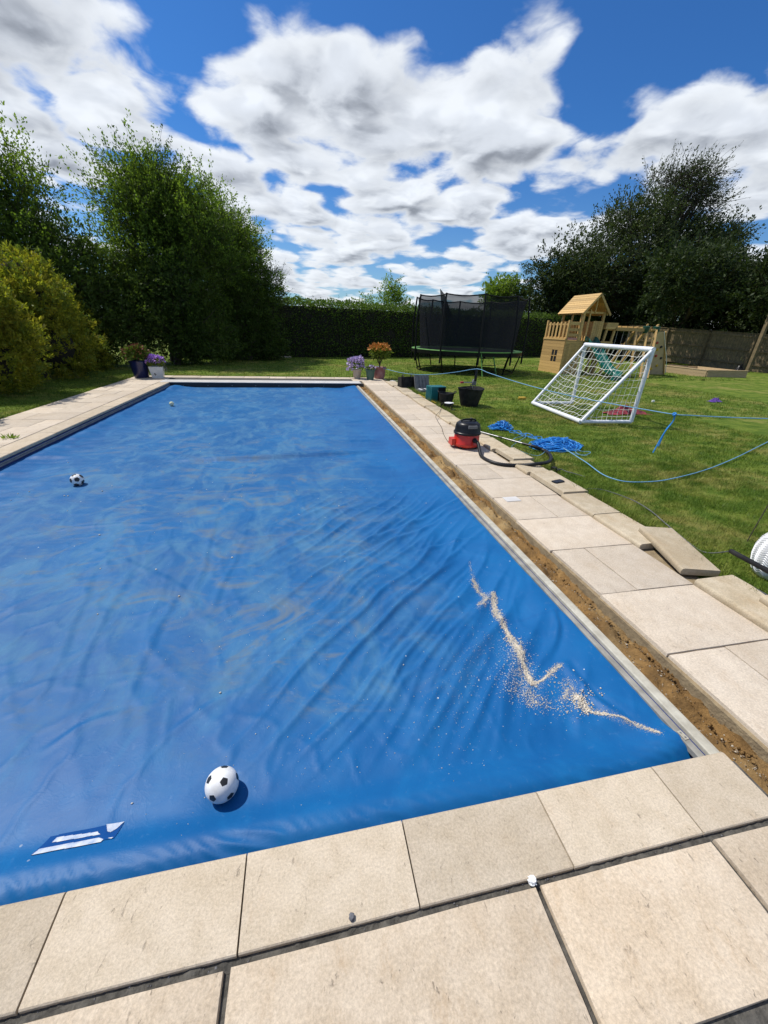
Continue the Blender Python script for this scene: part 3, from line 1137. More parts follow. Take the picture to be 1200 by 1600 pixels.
def cover_z(x, y):
    z = np.full_like(x, -0.185)
    n = fbm(x * 0.8, y * 0.6, 3)
    # rises to the tracks
    tr = sst(x, 1.15 + 0.25 * n, 1.842)
    z = z + 0.088 * tr ** 1.6
    tl_ = 1 - sst(x, -4.15, -3.72 + 0.15 * n)
    z = z + 0.045 * tl_
    z = z + 0.03 * sst(y, 13.2, 14.1)
    # folds pulled across the right half towards the rail
    q = x * 0.72 - y * 0.69 + 0.10 * fbm(x * 0.9, y * 0.9, 2)
    s = x * 0.69 + y * 0.72
    m1 = sst(x, -0.9, 0.5) * (1 - sst(x, 1.45, 1.84)) * sst(y, 1.0, 1.5) * (1 - sst(y, 3.6, 5.0))
    rid = 1 - np.abs(pn(q * 3.4, s * 0.30)) * 3.6
    z = z + 0.024 * np.clip(rid, 0, 1) ** 3 * m1
    rid = 1 - np.abs(pn(q * 7.5 + 9, s * 0.6 + 2)) * 2.4
    z = z + 0.013 * np.clip(rid, 0, 1) ** 2 * m1
    # cross ripples in the farther half, strongest at the right
    m2 = sst(y, 3.6, 5.2) * (0.25 + 0.75 * sst(x, -1.5, 1.0)) * (1 - sst(x, 1.5, 1.84) * 0.6)
    rid = 1 - np.abs(pn(x * 0.30 + 4, (y + 0.22 * x) * 2.3)) * 3.0
    z = z + 0.014 * np.clip(rid, 0, 1) ** 3 * m2
    rid = 1 - np.abs(pn(x * 0.5 + 8, (y + 0.1 * x) * 4.7)) * 3.0
    z = z + 0.008 * np.clip(rid, 0, 1) ** 2 * m2
    # one sharp crease right across
    yc = 6.42 + 0.06 * np.sin(x * 0.9) + 0.02 * x
    z = z + (0.060 * np.exp(-((y - yc) / 0.040) ** 2) - 0.02 * np.exp(-((y - yc + 0.12) / 0.06) ** 2)) * sst(x, -2.4, -1.2) * (1 - sst(x, 0.7, 1.3))
    # gathers at the left track
    m3 = (1 - sst(x, -4.1, -3.0))
    rid = 1 - np.abs(pn((y - 0.5 * x) * 2.4, x * 0.6)) * 2.6
    z = z + 0.034 * np.clip(rid, 0, 1) ** 2 * m3 * sst(x, -4.15, -3.95)
    rid = 1 - np.abs(pn((y - 0.3 * x) * 6.1, x * 1.2 + 7)) * 2.6
    z = z + 0.016 * np.clip(rid, 0, 1) ** 2 * m3 * sst(x, -4.15, -3.95)
    # loose folds fanning out in the left foreground
    m4 = (1 - sst(x, -0.9, 0.2)) * (1 - sst(y, 3.0, 4.6)) * sst(y, 1.05, 1.5) * sst(x, -4.1, -3.2)
    q2 = x * 0.93 + y * 0.36 + 0.15 * fbm(x, y, 2)
    rid = 1 - np.abs(pn(q2 * 2.9 + 3, (y - x * 0.4) * 0.5)) * 2.6
    z = z + 0.006 * np.clip(rid, 0, 1) ** 3 * m4
    # small slack everywhere
    z = z + 0.010 * fbm(x * 0.7, y * 0.7, 2) + 0.0016 * fbm(x * 9, y * 9, 3) + 0.0045 * np.clip(1 - 7 * np.abs(fbm(x * 2.2 + 5, y * 1.6, 3)), 0, 1) ** 2
    for (bx0, by0, br0) in ((-0.463, 1.185, 0.07), (-2.94, 5.42, 0.08)):
        z = z - 0.012 * np.exp(-((x - bx0) ** 2 + (y - by0) ** 2) / br0 ** 2)
    z = z + crease_z(x, y)
    # leading edge bar rolled in the near hem
    near = sst(y, 0.845, 0.955)                       # steep side towards the coping
    back = 1 - sst(y, 0.975, 1.16)                    # eases back down to the sheet
    ruf = (0.15 + 1.2 * np.abs(pn(x * 1.3 + 4, y * 0 + 2))) * (1 - 2.2 * np.abs(np.sin((x * 0.8 + y * 1.1) * 46 + 7 * pn(x * 3, y * 2))))
    hem = -0.180 + 0.040 * near * back + 0.0055 * ruf * near * (1 - sst(y, 0.95, 1.02)) * 4 * (1 - near * 0.6) * 0.6
    hem = hem + 0.062 * sst(x, 1.45, 1.84) ** 1.5 * (0.35 + 0.65 * sst(y, 0.86, 1.0))
    w = 1 - sst(y, 1.0, 1.16)
    z = z * (1 - w) + hem * w
    return z


def build_cover():
    x0, x1 = -4.146, 1.838
    xs = np.concatenate([np.arange(x0, -2.5, 0.03), np.arange(-2.5, x1, 0.0145), [x1]])
    ys = np.concatenate([np.arange(0.85, 1.1, 0.008), np.arange(1.1, 5.0, 0.0165), np.arange(5.0, 14.1, 0.044), [14.1]])
    X, Y = np.meshgrid(xs, ys)
    Z = cover_z(X, Y)
    nx = len(xs)
    i, j = np.meshgrid(np.arange(nx - 1), np.arange(len(ys) - 1))
    a = (j * nx + i).ravel()
    F = np.stack([a, a + 1, a + 1 + nx, a + nx], 1)
    o = link('pool_cover', np_mesh('pool_cover', np.stack([X.ravel(), Y.ravel(), Z.ravel()], 1), F, 'cover_vinyl', True))
    tag(o, 'blue vinyl pool cover, wrinkled and dusty, stretched over the pool', 'pool cover')

    def decal(name, poly, mat, lift):
        # a thin sheet following the cover inside an outline given on the ground
        P = np.array([tuple(G(px, py, -0.17))[:2] for px, py in poly])
        lo, hi = P.min(0), P.max(0)
        gx = np.arange(lo[0], hi[0], 0.0022)
        gy = np.arange(lo[1], hi[1], 0.0022)
        GX, GY = np.meshgrid(gx, gy)

        def inside(px, py):
            c = np.zeros_like(px, bool)
            n = len(P)
            for k in range(n):
                (xa, ya), (xb, yb) = P[k], P[k - 1]
                t = (ya > py) != (yb > py)
                c ^= t & (px < (xb - xa) * (py - ya) / (yb - ya + 1e-12) + xa)
            return c
        ok = inside(GX + 0.0011, GY + 0.0011)
        nx2 = len(gx)
        GZ = cover_z(GX, GY) + lift
        jj, ii = np.nonzero(ok[:-1, :-1])
        a2 = jj * nx2 + ii
        F2 = np.stack([a2, a2 + 1, a2 + 1 + nx2, a2 + nx2], 1)
        used, inv = np.unique(F2, return_inverse=True)
        V2 = np.stack([GX.ravel(), GY.ravel(), GZ.ravel()], 1)[used]
        return link(name, np_mesh(name, V2, inv.reshape(F2.shape), mat, True), o)
    pt = decal('label_patch', [(48, 1337), (78, 1304), (193, 1282), (178, 1310)], 'patch_blue', 0.0025)
    for poly in ([(50, 1337), (62, 1325), (155, 1309), (162, 1312), (158, 1317), (110, 1326)], [(80, 1315), (88, 1306), (152, 1298), (156, 1303), (130, 1307), (100, 1312)],
                 [(167, 1298), (166, 1286), (194, 1281), (181, 1293), (172, 1299)], [(166, 1309), (178, 1307), (174, 1311)]):
        s = decal('stripe', poly, 'patch_white', 0.0042)
        s.parent = pt
    # sand streaks
    R = np.random.RandomState(4)
    P, rad = [], []

    def streak(pts, width, n, r0, r1):
        pts = [G(px, py, -0.175) for px, py in pts]
        sp = np.array([tuple(p)[:2] for p in spline(pts, 10)])
        seg = np.linalg.norm(np.diff(sp, axis=0), axis=1)
        cum = np.concatenate([[0], np.cumsum(seg)])
        t = R.rand(n) * cum[-1]
        xx = np.interp(t, cum, sp[:, 0])
        yy = np.interp(t, cum, sp[:, 1])
        wv = width * (0.35 + np.abs(pn(t * 14, t * 0 + width * 100)) * 3.2)
        xx = xx + R.normal(0, 1, n) * wv
        yy = yy + R.normal(0, 1, n) * wv
        P.append(np.stack([xx, yy], 1))
        rad.append(r0 + (r1 - r0) * R.rand(n) ** 3)
    streak([(770, 930), (775, 958), (797, 996), (815, 1035), (832, 1070)], 0.013, 3600, 0.0018, 0.0075)
    streak([(832, 1070), (848, 1063), (860, 1053), (874, 1044)], 0.006, 700, 0.002, 0.005)
    streak([(738, 908), (748, 925), (758, 932), (757, 942), (748, 948)], 0.013, 900, 0.0018, 0.006)
    streak([(733, 880), (739, 905)], 0.008, 120, 0.0015, 0.004)
    streak([(886, 1068), (884, 1085), (880, 1097)], 0.018, 520, 0.0015, 0.004)
    streak([(897, 1094), (908, 1104), (912, 1114)], 0.016, 600, 0.002, 0.008)
    streak([(912, 1114), (930, 1121), (945, 1124)], 0.010, 260, 0.002, 0.0055)
    streak([(932, 1120), (960, 1129), (990, 1142), (1024, 1160)], 0.004, 900, 0.0015, 0.004)
    streak([(800, 1010), (815, 1050), (832, 1100)], 0.045, 2200, 0.0011, 0.0045)
    streak([(780, 1060), (840, 1095), (900, 1110)], 0.07, 900, 0.0011, 0.005)
    streak([(760, 990), (720, 1080), (700, 1150)], 0.14, 500, 0.0012, 0.0035)
    streak([(850, 1060), (890, 1080), (940, 1100)], 0.06, 60, 0.003, 0.008)
    streak([(300, 1240), (500, 1160), (700, 1110)], 0.25, 160, 0.0012, 0.0035)
    streak([(200, 1000), (500, 950), (700, 900)], 0.6, 160, 0.0015, 0.004)
    streak([(768, 930), (775, 958), (797, 996), (815, 1035), (832, 1070), (850, 1062), (874, 1044)], 0.016, 5000, 0.0007, 0.0018)
    streak([(738, 905), (752, 928), (757, 942), (745, 955)], 0.018, 1200, 0.0007, 0.0018)
    streak([(890, 1075), (905, 1105), (940, 1122), (1024, 1160)], 0.012, 2500, 0.0007, 0.0018)
    P, rad = np.concatenate(P), np.concatenate(rad)
    ok = (P[:, 0] < 1.80) & (P[:, 1] > 1.0)
    P, rad = P[ok], rad[ok]
    grains('sand_debris', np.stack([P[:, 0], P[:, 1], cover_z(P[:, 0], P[:, 1]) + rad * 0.4], 1), rad, 'sand_grain', 'pale sand and grit spilled in thin streaks on the blue cover', R)
    # a few larger crumbs of stone and leaf
    n = 60
    px = R.uniform(-3.6, 1.5, n)
    py = R.uniform(1.2, 9.0, n)
    rr = R.uniform(0.004, 0.012, n)
    grains('cover_litter', np.stack([px, py, cover_z(px, py) + rr * 0.4], 1), rr, 'sand_grain', 'small pale crumbs scattered over the blue pool cover', R)


build_cover()


def on_cover(x, y):
    return float(cover_z(np.array([x]), np.array([y]))[0])


# ================================================================== THINGS BY THE POOL
def football(name, label, x, y, r, ang, rot, cat='ball', detail=True):
    root = empty(name, (x, y, on_cover(x, y) - 0.004), 0, label, cat)
    bm = bmesh.new()
    bmesh.ops.create_icosphere(bm, subdivisions=4, radius=r)
    me = bpy.data.meshes.new('ball_skin')
    for f in bm.faces:
        f.smooth = True
    bm.to_mesh(me)
    bm.free()
    me.materials.append(MATS['ball_white'])
    link('ball_skin', me, root, (0, 0, r), rot)
    # a five sided patch curved on the sphere
    pv, pf = [(0, 0, 1)], []
    for ring in (0.5, 1.0):
        for k in range(5):
            for s in range(4):
                t0, t1 = 2 * math.pi * k / 5, 2 * math.pi * (k + 1) / 5
                f = s / 4
                a = Vector((math.cos(t0), math.sin(t0), 0)).lerp(Vector((math.cos(t1), math.sin(t1), 0)), f) * math.tan(ang) * ring
                pv.append(tuple(Vector((a.x, a.y, 1)).normalized()))
    for k in range(20):
        pf.append((0, 1 + k, 1 + (k + 1) % 20))
        pf.append((1 + k, 21 + k, 21 + (k + 1) % 20, 1 + (k + 1) % 20))
    pv = [tuple(Vector(p) * (r * 1.004)) for p in pv]
    pm_e = bpy.data.meshes.new('panel')
    pm_e.from_pydata(pv, [], pf)
    pm_e.materials.append(MATS['ball_black'])
    for f in pm_e.polygons:
        f.use_smooth = True
    bm = bmesh.new()
    bmesh.ops.create_icosphere(bm, subdivisions=1, radius=1)
    dirs = [v.co.copy() for v in bm.verts]
    bm.free()
    E = Matrix.Rotation(rot[2], 3, 'Z') @ Matrix.Rotation(rot[1], 3, 'Y') @ Matrix.Rotation(rot[0], 3, 'X')
    for d in dirs:
        d2 = (E @ d).normalized()
        o = link('panel', pm_e, root, (0, 0, r))
        o.rotation_mode = 'QUATERNION'
        o.rotation_quaternion = d2.to_track_quat('Z', 'Y')
    return root


football('football', 'white football with small black pentagons on the near end of the cover', -0.463, 1.185, 0.073, RAD(14.5), (0.5, 0.15, 0.4))
football('football', 'black and white football farther off on the left of the blue cover', -2.94, 5.42, 0.078, RAD(24), (1.1, 0.6, 0.2))
root = empty('tennis_ball', (-3.27, 10.92, on_cover(-3.27, 10.92)), 0, 'small pale tennis ball at the far left of the cover', 'ball')
bm = bmesh.new()
bmesh.ops.create_icosphere(bm, subdivisions=3, radius=0.055)
me = bpy.data.meshes.new('felt')
for f in bm.faces:
    f.smooth = True
bm.to_mesh(me)
bm.free()
me.materials.append(MATS['tennis'])
link('felt', me, root, (0, 0, 0.055))
sp = [(0.056 * math.cos(t) * math.cos(0.5 * math.sin(2 * t)), 0.056 * math.sin(t) * math.cos(0.5 * math.sin(2 * t)), 0.055 + 0.056 * math.sin(0.5 * math.sin(2 * t))) for t in np.linspace(0, 2 * math.pi, 32, endpoint=False)]
MB().tube(sp, 0.0018, 4, True).build('seam', 'white_plastic', root)


# ---- loose coping stones laid along the lawn edge
def loose_coping(x, y, z, rz, L, label, group=None, tilt=(0, 0), d=0.33, h=0.062, flip=False):
    key = ('loose', round(L, 2), round(d, 2))
    if key not in _cop:
        b = MB()
        b.prism([(p - d / 2, q + h) for p, q in coping_prof(d, h, 0.024)], -L / 2, L / 2, 'x')
        _cop[key] = b.mesh('loose_coping_stone', 'edge_stone', 40)
    o = link('loose_coping_stone', _cop[key], None, (x, y, z), (tilt[0], tilt[1], rz + (math.pi if flip else 0)))
    return tag(o, label, 'stone', group)


HP = math.pi / 2
grp = 'lifted coping stones along the lawn edge'
# bull nose to the pool: profile +y must face -x  -> rz = +90 deg
loose_coping(3.20, 3.545, -0.020, HP + 0.02, 0.56, 'pale coping stone just this side of the one with the phone', grp, d=0.35)
loose_coping(3.205, 2.93, -0.020, HP + 0.015, 0.64, 'pale coping stone with its rounded end tucked beneath the tilted stone', grp, d=0.35)
loose_coping(3.275, 2.465, 0.020, HP - 0.27, 0.70, 'tilted coping stone lying loose across its neighbour near the white pot', grp, (0.0, -0.05), d=0.31)
loose_coping(3.215, 1.66, -0.008, HP + 0.02, 0.74, 'long coping stone in front of the white pot', grp, d=0.38)
loose_coping(3.36, 1.36, 0.056, HP - 0.16, 0.66, 'coping stone stacked on another at the right edge', grp, (0.0, 0.03), d=0.35)
loose_coping(3.23, 4.215, 0.0, HP + 0.01, 0.75, 'coping stone with the dark phone lying on it', grp, flip=True, d=0.35)
loose_coping(3.19, 4.87, -0.016, HP + 0.01, 0.50, 'coping stone under the bend of the vacuum hose', grp, d=0.35)
loose_coping(3.26, 5.435, 0.006, HP + 0.02, 0.58, 'coping stone raised slightly beside the vacuum hose and wand', grp, flip=True, d=0.35)
loose_coping(3.20, 6.11, -0.014, HP - 0.02, 0.72, 'coping stone right behind the red vacuum', grp, d=0.35)
y = 6.50
k = 0
ORD = ['first', 'second', 'third', 'fourth', 'fifth', 'sixth', 'seventh', 'eighth', 'ninth', 'tenth', 'eleventh', 'twelfth', 'thirteenth', 'fourteenth']
while y < 14.2:
    L = 0.60
    loose_coping(3.19 + 0.018 * math.sin(k * 2.1), y + L / 2, -0.018 + 0.008 * (k % 2), HP + 0.018 * math.sin(k * 1.7), L,
                 ORD[k] + ' pale coping stone of the row that runs back from the vacuum', grp, flip=(k % 3 == 1), d=0.35)
    y += L + 0.014
    k += 1
o = MB().box((-0.28, -0.15, 0), (0.28, 0.15, 0.045)).build('stone_slab', 'white_plate', None, None, (3.55, 14.75, -0.02), (0, 0, 0.3))
tag(o, 'small white slab at the far end of the coping row', 'stone')
for (p, lab) in (((445, 558), 'left of two small pale slabs lying before the back hedge'), ((484, 556), 'right of two small pale slabs lying before the back hedge')):
    g = G(*p)
    b = MB().prism([(-0.34, -0.25), (0.36, -0.2), (0.33, 0.27), (-0.36, 0.24)], 0, 0.09, 'z')
    o = b.build('stone_slab', 'pale_stone', None, None, (g.x, g.y, -0.03), (0.06, 0, 0.2))
    tag(o, lab, 'stone')

# crumbs on the near terrace
g = G(550, 1434)
grains_R = np.random.RandomState(5)
bm = bmesh.new()
bmesh.ops.create_icosphere(bm, subdivisions=2, radius=0.011)
for v in bm.verts:
    v.co *= 0.75 + 0.5 * random.random()
    v.co.z *= 0.7
me = bpy.data.meshes.new('pebble')
bm.to_mesh(me)
bm.free()
me.materials.append(MATS['pebble'])
tag(link('pebble', me, None, (g.x, g.y, 0.006)), 'small dark grey stone chip on the near coping', 'pebble')
g = G(831, 1377)
bm = bmesh.new()
bmesh.ops.create_icosphere(bm, subdivisions=3, radius=0.014)
for v in bm.verts:
    v.co *= 0.72 + 0.6 * abs(math.sin(v.co.x * 400 + v.co.y * 170) * math.cos(v.co.z * 350))
me = bpy.data.meshes.new('crumpled_paper')
bm.to_mesh(me)
bm.free()
me.materials.append(MATS['white_plastic'])
tag(link('crumpled_paper', me, None, (g.x, g.y, 0.006)), 'little white crumpled scrap at a slab corner', 'litter')
R6 = np.random.RandomState(66)
jx = np.arange(-1.4, 1.96, 0.007)
jy = np.linspace(0.540, 0.580, 9)
JX, JY = np.meshgrid(jx, jy)
JZ = -0.020 + 0.013 * fbm(JX * 22, JY * 30, 4) + 0.008 * pn(JX * 3.1, JY * 0 + 2)
JZ = np.minimum(JZ, -0.006)
i_, j_ = np.meshgrid(np.arange(len(jx) - 1), np.arange(8))
a_ = (j_ * len(jx) + i_).ravel()
link('joint_mortar', np_mesh('joint_mortar', np.stack([JX.ravel(), JY.ravel(), JZ.ravel()], 1), np.stack([a_, a_ + 1, a_ + 1 + len(jx), a_ + len(jx)], 1), 'mortar', True), surround)
n = 60
gx = grains_R.uniform(-1.2, 1.95, n)
gy = 0.5605 + grains_R.normal(0, 0.006, n)
rr = grains_R.uniform(0.002, 0.006, n)
grains('joint_crumbs', np.stack([gx, gy, np.full(n, -0.019)], 1), rr, 'pebble', 'dark mortar crumbs in the wide joint behind the near coping', grains_R)

# ---- vacuum cleaner
vac = empty('vacuum_cleaner', (2.69, 6.06, 0.0), 0, 'red and black tub vacuum cleaner with a long hose on the paving', 'vacuum cleaner')
b = MB().lathe([(0.0, 0.035), (0.205, 0.035), (0.222, 0.05), (0.224, 0.085), (0.214, 0.10), (0.209, 0.225), (0.205, 0.236), (0.0, 0.236)], 40)
b.build('drum', 'red_plastic', vac, 35)
b = MB().lathe([(0.0, 0.236), (0.216, 0.236), (0.229, 0.243), (0.229, 0.268), (0.219, 0.276), (0.213, 0.29), (0.208, 0.36), (0.193, 0.405), (0.160, 0.43), (0.09, 0.444), (0.0, 0.446)], 40)
lid = b.build('lid', 'black_plastic', vac, 35)
b = MB().tube(spline([(-0.12, 0, 0.425), (-0.11, 0, 0.462), (0, 0, 0.472), (0.11, 0, 0.462), (0.12, 0, 0.425)], 6), 0.014, 8)
b.build('carry_handle', 'black_plastic', lid, 60)
b = MB().lathe([(0.022, 0.44), (0.022, 0.475), (0.014, 0.482), (0.0, 0.482)], 14, (0.07, 0.06, 0))
b.build('switch_knob', 'black_plastic', lid, 40)
b = MB().box((-0.075, -0.222, 0.36), (0.075, -0.15, 0.405))
b.build('clip', 'grey_plastic', lid)
for a in (0.7, 2.45, 3.85, 5.55):
    b = MB().lathe([(0.0, -0.02), (0.034, -0.02), (0.040, -0.012), (0.040, 0.012), (0.034, 0.02), (0.0, 0.02)], 16, M=Matrix.Translation((0.185 * math.cos(a), 0.185 * math.sin(a), 0.040)) @ Matrix.Rotation(RAD(90), 4, 'Y'))
    b.build('wheel', 'black_plastic', vac, 40)
b = MB().box((-0.275, -0.05, 0.045), (-0.19, 0.11, 0.155))
b.build('cable_housing', 'red_plastic', vac)
vloc = Vector((2.69, 6.06, 0))
port = Vector((0.055, -0.205, 0.165))
b = MB().lathe([(0.0, 0.0), (0.043, 0.0), (0.040, 0.03), (0.030, 0.05), (0.0, 0.05)], 18, M=Matrix.Translation(port) @ Matrix.Rotation(RAD(90), 4, 'X'))
b.build('hose_port', 'black_plastic', vac, 40)
hp = [vloc + port + Vector((0, -0.04, 0)), vloc + port + Vector((0.02, -0.12, -0.03)), G(752, 712, 0.03), G(766, 721, 0.024), G(786, 726, 0.024), G(812, 727, 0.03),
      G(838, 725, 0.085), G(856, 722, 0.085), G(861, 716, 0.05), G(857, 708, 0.02), G(848, 703, 0.02), G(838, 699, 0.05), G(830, 696.5, 0.06)]
hs = spline(hp, 14)
rr = [0.0285 if (i % 2) else 0.0255 for i in range(len(hs))]
MB().tube([p - vloc for p in hs], rr, 10).build('hose', 'hose_black', vac, 60)
w0, w1 = hs[-1] - vloc, G(751, 675, 0.07) - vloc
wd = (w1 - w0)
MB().tube([w0 - wd * 0.02, w0 + wd * 0.16], 0.021, 10).build('hand_grip', 'black_plastic', vac, 60)
MB().tube([w0 + wd * 0.14, w0 + wd * 0.56], 0.0165, 10).build('wand', 'chrome', vac, 60)
MB().tube([w0 + wd * 0.54, w0 + wd * 0.62], 0.0195, 10).build('wand_joint', 'black_plastic', vac, 60)
MB().tube([w0 + wd * 0.60, w0 + wd * 1.0], 0.0165, 10).build('wand', 'chrome', vac, 60)

# power leads
cab = spline([G(710, 700, 0.03), G(700, 690, 0.008), G(693, 678, 0.008), G(690, 668, 0.008), G(684, 658, 0.02), G(681, 650, 0.075), G(687, 643, 0.075), G(694, 634, 0.0), G(712, 634, -0.01)], 10)
tag(MB().tube(cab, 0.0045, 6).build('power_cable', 'black_rubber', None, 60), 'thin dark cable trailing from the vacuum over the paving', 'cable')
sock = empty('extension_socket', tuple(G(866, 738, -0.01)), 0.5, 'small black extension socket on the grass beside the hose bend', 'socket')
bx_ = MB().box((-0.08, -0.045, 0), (0.08, 0.045, 0.045))
bx_.build('casing', 'black_plastic', sock)
MB().box((-0.065, -0.03, 0.045), (0.0, 0.03, 0.085)).build('plug', 'black_rubber', sock)
MB().tube(spline([(0.07, 0, 0.03), (0.13, -0.03, 0.03), (0.16, -0.1, 0.01), (0.2, -0.22, 0.0), (0.22, -0.35, -0.01)], 6), 0.006, 6).build('lead', 'grey_plastic', sock, 60)
cab = spline([G(886, 762, 0.0), G(905, 764, 0.012), G(940, 765, 0.0), G(985, 780, 0.005), G(1015, 797, 0.005), G(1040, 818, 0.0), G(1064, 838, 0.0), G(1090, 858, 0.0), G(1110, 864, 0.02), G(1144, 861, 0.2)], 10)
tag(MB().tube(cab, 0.0055, 6).build('garden_cable', 'grey_plastic', None, 60), 'thin grey cable running over the grass past the tilted stone', 'cable')
g0, g1 = G(1142, 861, 0.25), G(1222, 904, 0.30)
rod = empty('handle_rod', tuple(g0), 0, 'black foam covered rod pointing in from the right edge over the pot', 'rod')
MB().tube([(0, 0, 0), g1 - g0], 0.019, 12).build('foam_grip', 'black_rubber', rod, 60)
MB().tube([(g0 - g1) * 0.02, (g1 - g0) * 0.02], 0.011, 10).build('core_tube', 'steel_black', rod, 60)
s0, s1 = G(1172, 836, 0.05), G(1172, 836, 0.05) + Vector((0.02, -0.02, 0.52))
tag(MB().tube([s0 - Vector((0, 0, 0.1)), s1], 0.0045, 6).build('garden_cane', 'bark', None, 60), 'thin dark cane standing upright behind the white pot', 'cane')

# phone
p = G(872, 752, 0.07)
ph = empty('phone', (p.x, p.y, 0.0628), 0.28, 'dark phone in a case lying on a coping stone', 'phone')
b = MB()
b.box((-0.085, -0.042, 0), (0.085, 0.042, 0.012))
me = b.mesh('case', 'black_rubber')
bm = bmesh.new()
bm.from_mesh(me)
bmesh.ops.bevel(bm, geom=[e for e in bm.edges if abs(e.verts[0].co.z - e.verts[1].co.z) > 0.005], offset=0.012, segments=4, affect='EDGES')
bm.to_mesh(me)
bm.free()
link('case', me, ph)
MB().box((-0.078, -0.036, 0.012), (0.078, 0.036, 0.0132)).build('screen', 'phone_glass', ph)

# ---- blue rope
RR = random.Random(8)


def rope_heap(name, label, c, rx, ry, h, loops, r, rz=0.0):
    root = empty(name, (c.x, c.y, -0.01), rz, label, 'rope', 'blue rope on the lawn')
    pts = []
    for k in range(loops):
        a0 = RR.uniform(0, 6.28)
        ex, ey = rx * RR.uniform(0.3, 1.0), ry * RR.uniform(0.3, 1.0)
        ox, oy = RR.uniform(-0.45, 0.45) * rx, RR.uniform(-0.4, 0.4) * ry
        tz = RR.uniform(0.05, 1.15)
        for s in range(9):
            t = a0 + s * 0.72
            xx, yy_ = ox + ex * math.cos(t), oy + ey * math.sin(t)
            d = math.hypot(xx / rx, yy_ / ry)
            pts.append((xx + RR.uniform(-0.055, 0.055), yy_ + RR.uniform(-0.045, 0.045), max(0.008, h * tz * (1 - 0.75 * d) + RR.uniform(-0.035, 0.035))))
    MB().tube(spline(pts, 3), r, 5).build('coil', 'blue_rope', root, 70)
    return root


big = rope_heap('rope_heap', 'large tangled heap of bright blue rope on the lawn', G(868, 697), 0.44, 0.27, 0.16, 62, 0.0068, 0.1)
sm = rope_heap('rope_heap', 'smaller bunch of blue rope nearer the vacuum wand', G(783, 669), 0.22, 0.14, 0.17, 30, 0.0068, 0.2)
# strands joining the two heaps and loose curls
pts = [G(790, 672, 0.02)]
for k in range(26):
    t = k / 25
    q = G(792 + 60 * t, 672 + 18 * t)
    pts.append(q + Vector((0.10 * math.cos(k * 1.9), 0.13 * math.sin(k * 1.9), 0.02 + 0.015 * math.sin(k))))
tag(MB().tube(spline(pts, 5), 0.0055, 5).build('rope_strand', 'blue_rope', None, 70), 'curly blue strand joining the two rope heaps', 'rope', 'blue rope on the lawn')
pts = [G(800, 690, 0.0), G(806, 684, 0.03), G(822, 682, 0.01), G(800, 697, 0.01), G(812, 704, 0.02), G(840, 712, 0.01), G(858, 700, 0.02)]
tag(MB().tube(spline(pts, 7), 0.005, 5).build('rope_strand', 'pale_rope', None, 70), 'pale blue strand curling on the grass by the stones', 'rope', 'blue rope on the lawn')
pts = [G(880, 700, 0.06), G(893, 708, 0.04), G(904, 715, 0.015), G(918, 724, 0.01), G(938, 739, 0.01), G(955, 747, 0.01), G(978, 752.5, 0.01), G(1010, 753, 0.01), G(1045, 749, 0.01), G(1100, 735, 0.01), G(1150, 715, 0.012), G(1205, 688, 0.012), G(1260, 664, 0.012)]
tag(MB().tube(spline(pts, 8), 0.0075, 6).build('rope_line', 'pale_rope', None, 70), 'blue rope curving over the lawn from the big heap to the right', 'rope', 'blue rope on the lawn')
pts = []
for k in range(30):
    t = k * 0.55
    q = G(908, 709)
    pts.append(q + Vector((0.16 * math.cos(t) + 0.01 * k - 0.1, 0.12 * math.sin(t) - 0.007 * k + 0.1, 0.015 + 0.01 * math.sin(k * 1.3))))
tag(MB().tube(spline(pts[:20], 4), 0.0045, 5).build('rope_strand', 'pale_rope', None, 70), 'faint loops of rope just right of the big blue heap', 'rope', 'blue rope on the lawn')
# stretched line across the lawn
MX = Vector((4.38, 9.75, 0.93))
KN = Vector((5.50, 4.94, 0.755))
line = []
for k in range(9):
    t = k / 8
    q = Vector((2.95, 15.9, 0.42)).lerp(MX, t)
    q.z -= 0.22 * math.sin(math.pi * t)
    line.append(q)
for k in range(1, 13):
    t = k / 12
    q = MX.lerp(KN, t)
    q.z -= 0.10 * math.sin(math.pi * t)
    line.append(q)
E2 = G(1290, 655, 0.80)
for k in range(1, 9):
    t = k / 8
    q = KN.lerp(E2, t)
    q.z -= 0.02 * math.sin(math.pi * t)
    line.append(q)
rl = empty('rope_line', tuple(MX - Vector((0, 0, MX.z))), 0, 'pale blue rope stretched above the lawn in front of the goal', 'rope', 'blue rope on the lawn')
off = MX - Vector((0, 0, MX.z))
MB().tube([q - off for q in spline(line, 3)], 0.0078, 6).build('strand', 'pale_rope', rl, 70)
for (dx, dy, ln) in ((-0.13, 0.02, 0.60), (-0.06, 0.03, 0.50)):
    q0 = KN - off
    tl_ = spline([q0, q0 + Vector((0.02, 0, -0.10)), q0 + Vector((dx * 0.4, dy, -ln * 0.5)), q0 + Vector((dx, dy, -ln))], 6)
    MB().tube(tl_, 0.009, 6).build('tail', 'blue_rope', rl, 70)
kt = [KN - off + Vector((0.016 * math.cos(t * 1.3), 0.016 * math.sin(t), 0.02 * math.cos(t * 0.7))) for t in np.linspace(0, 14, 28)]
MB().tube(kt, 0.009, 6).build('knot', 'blue_rope', rl, 70)


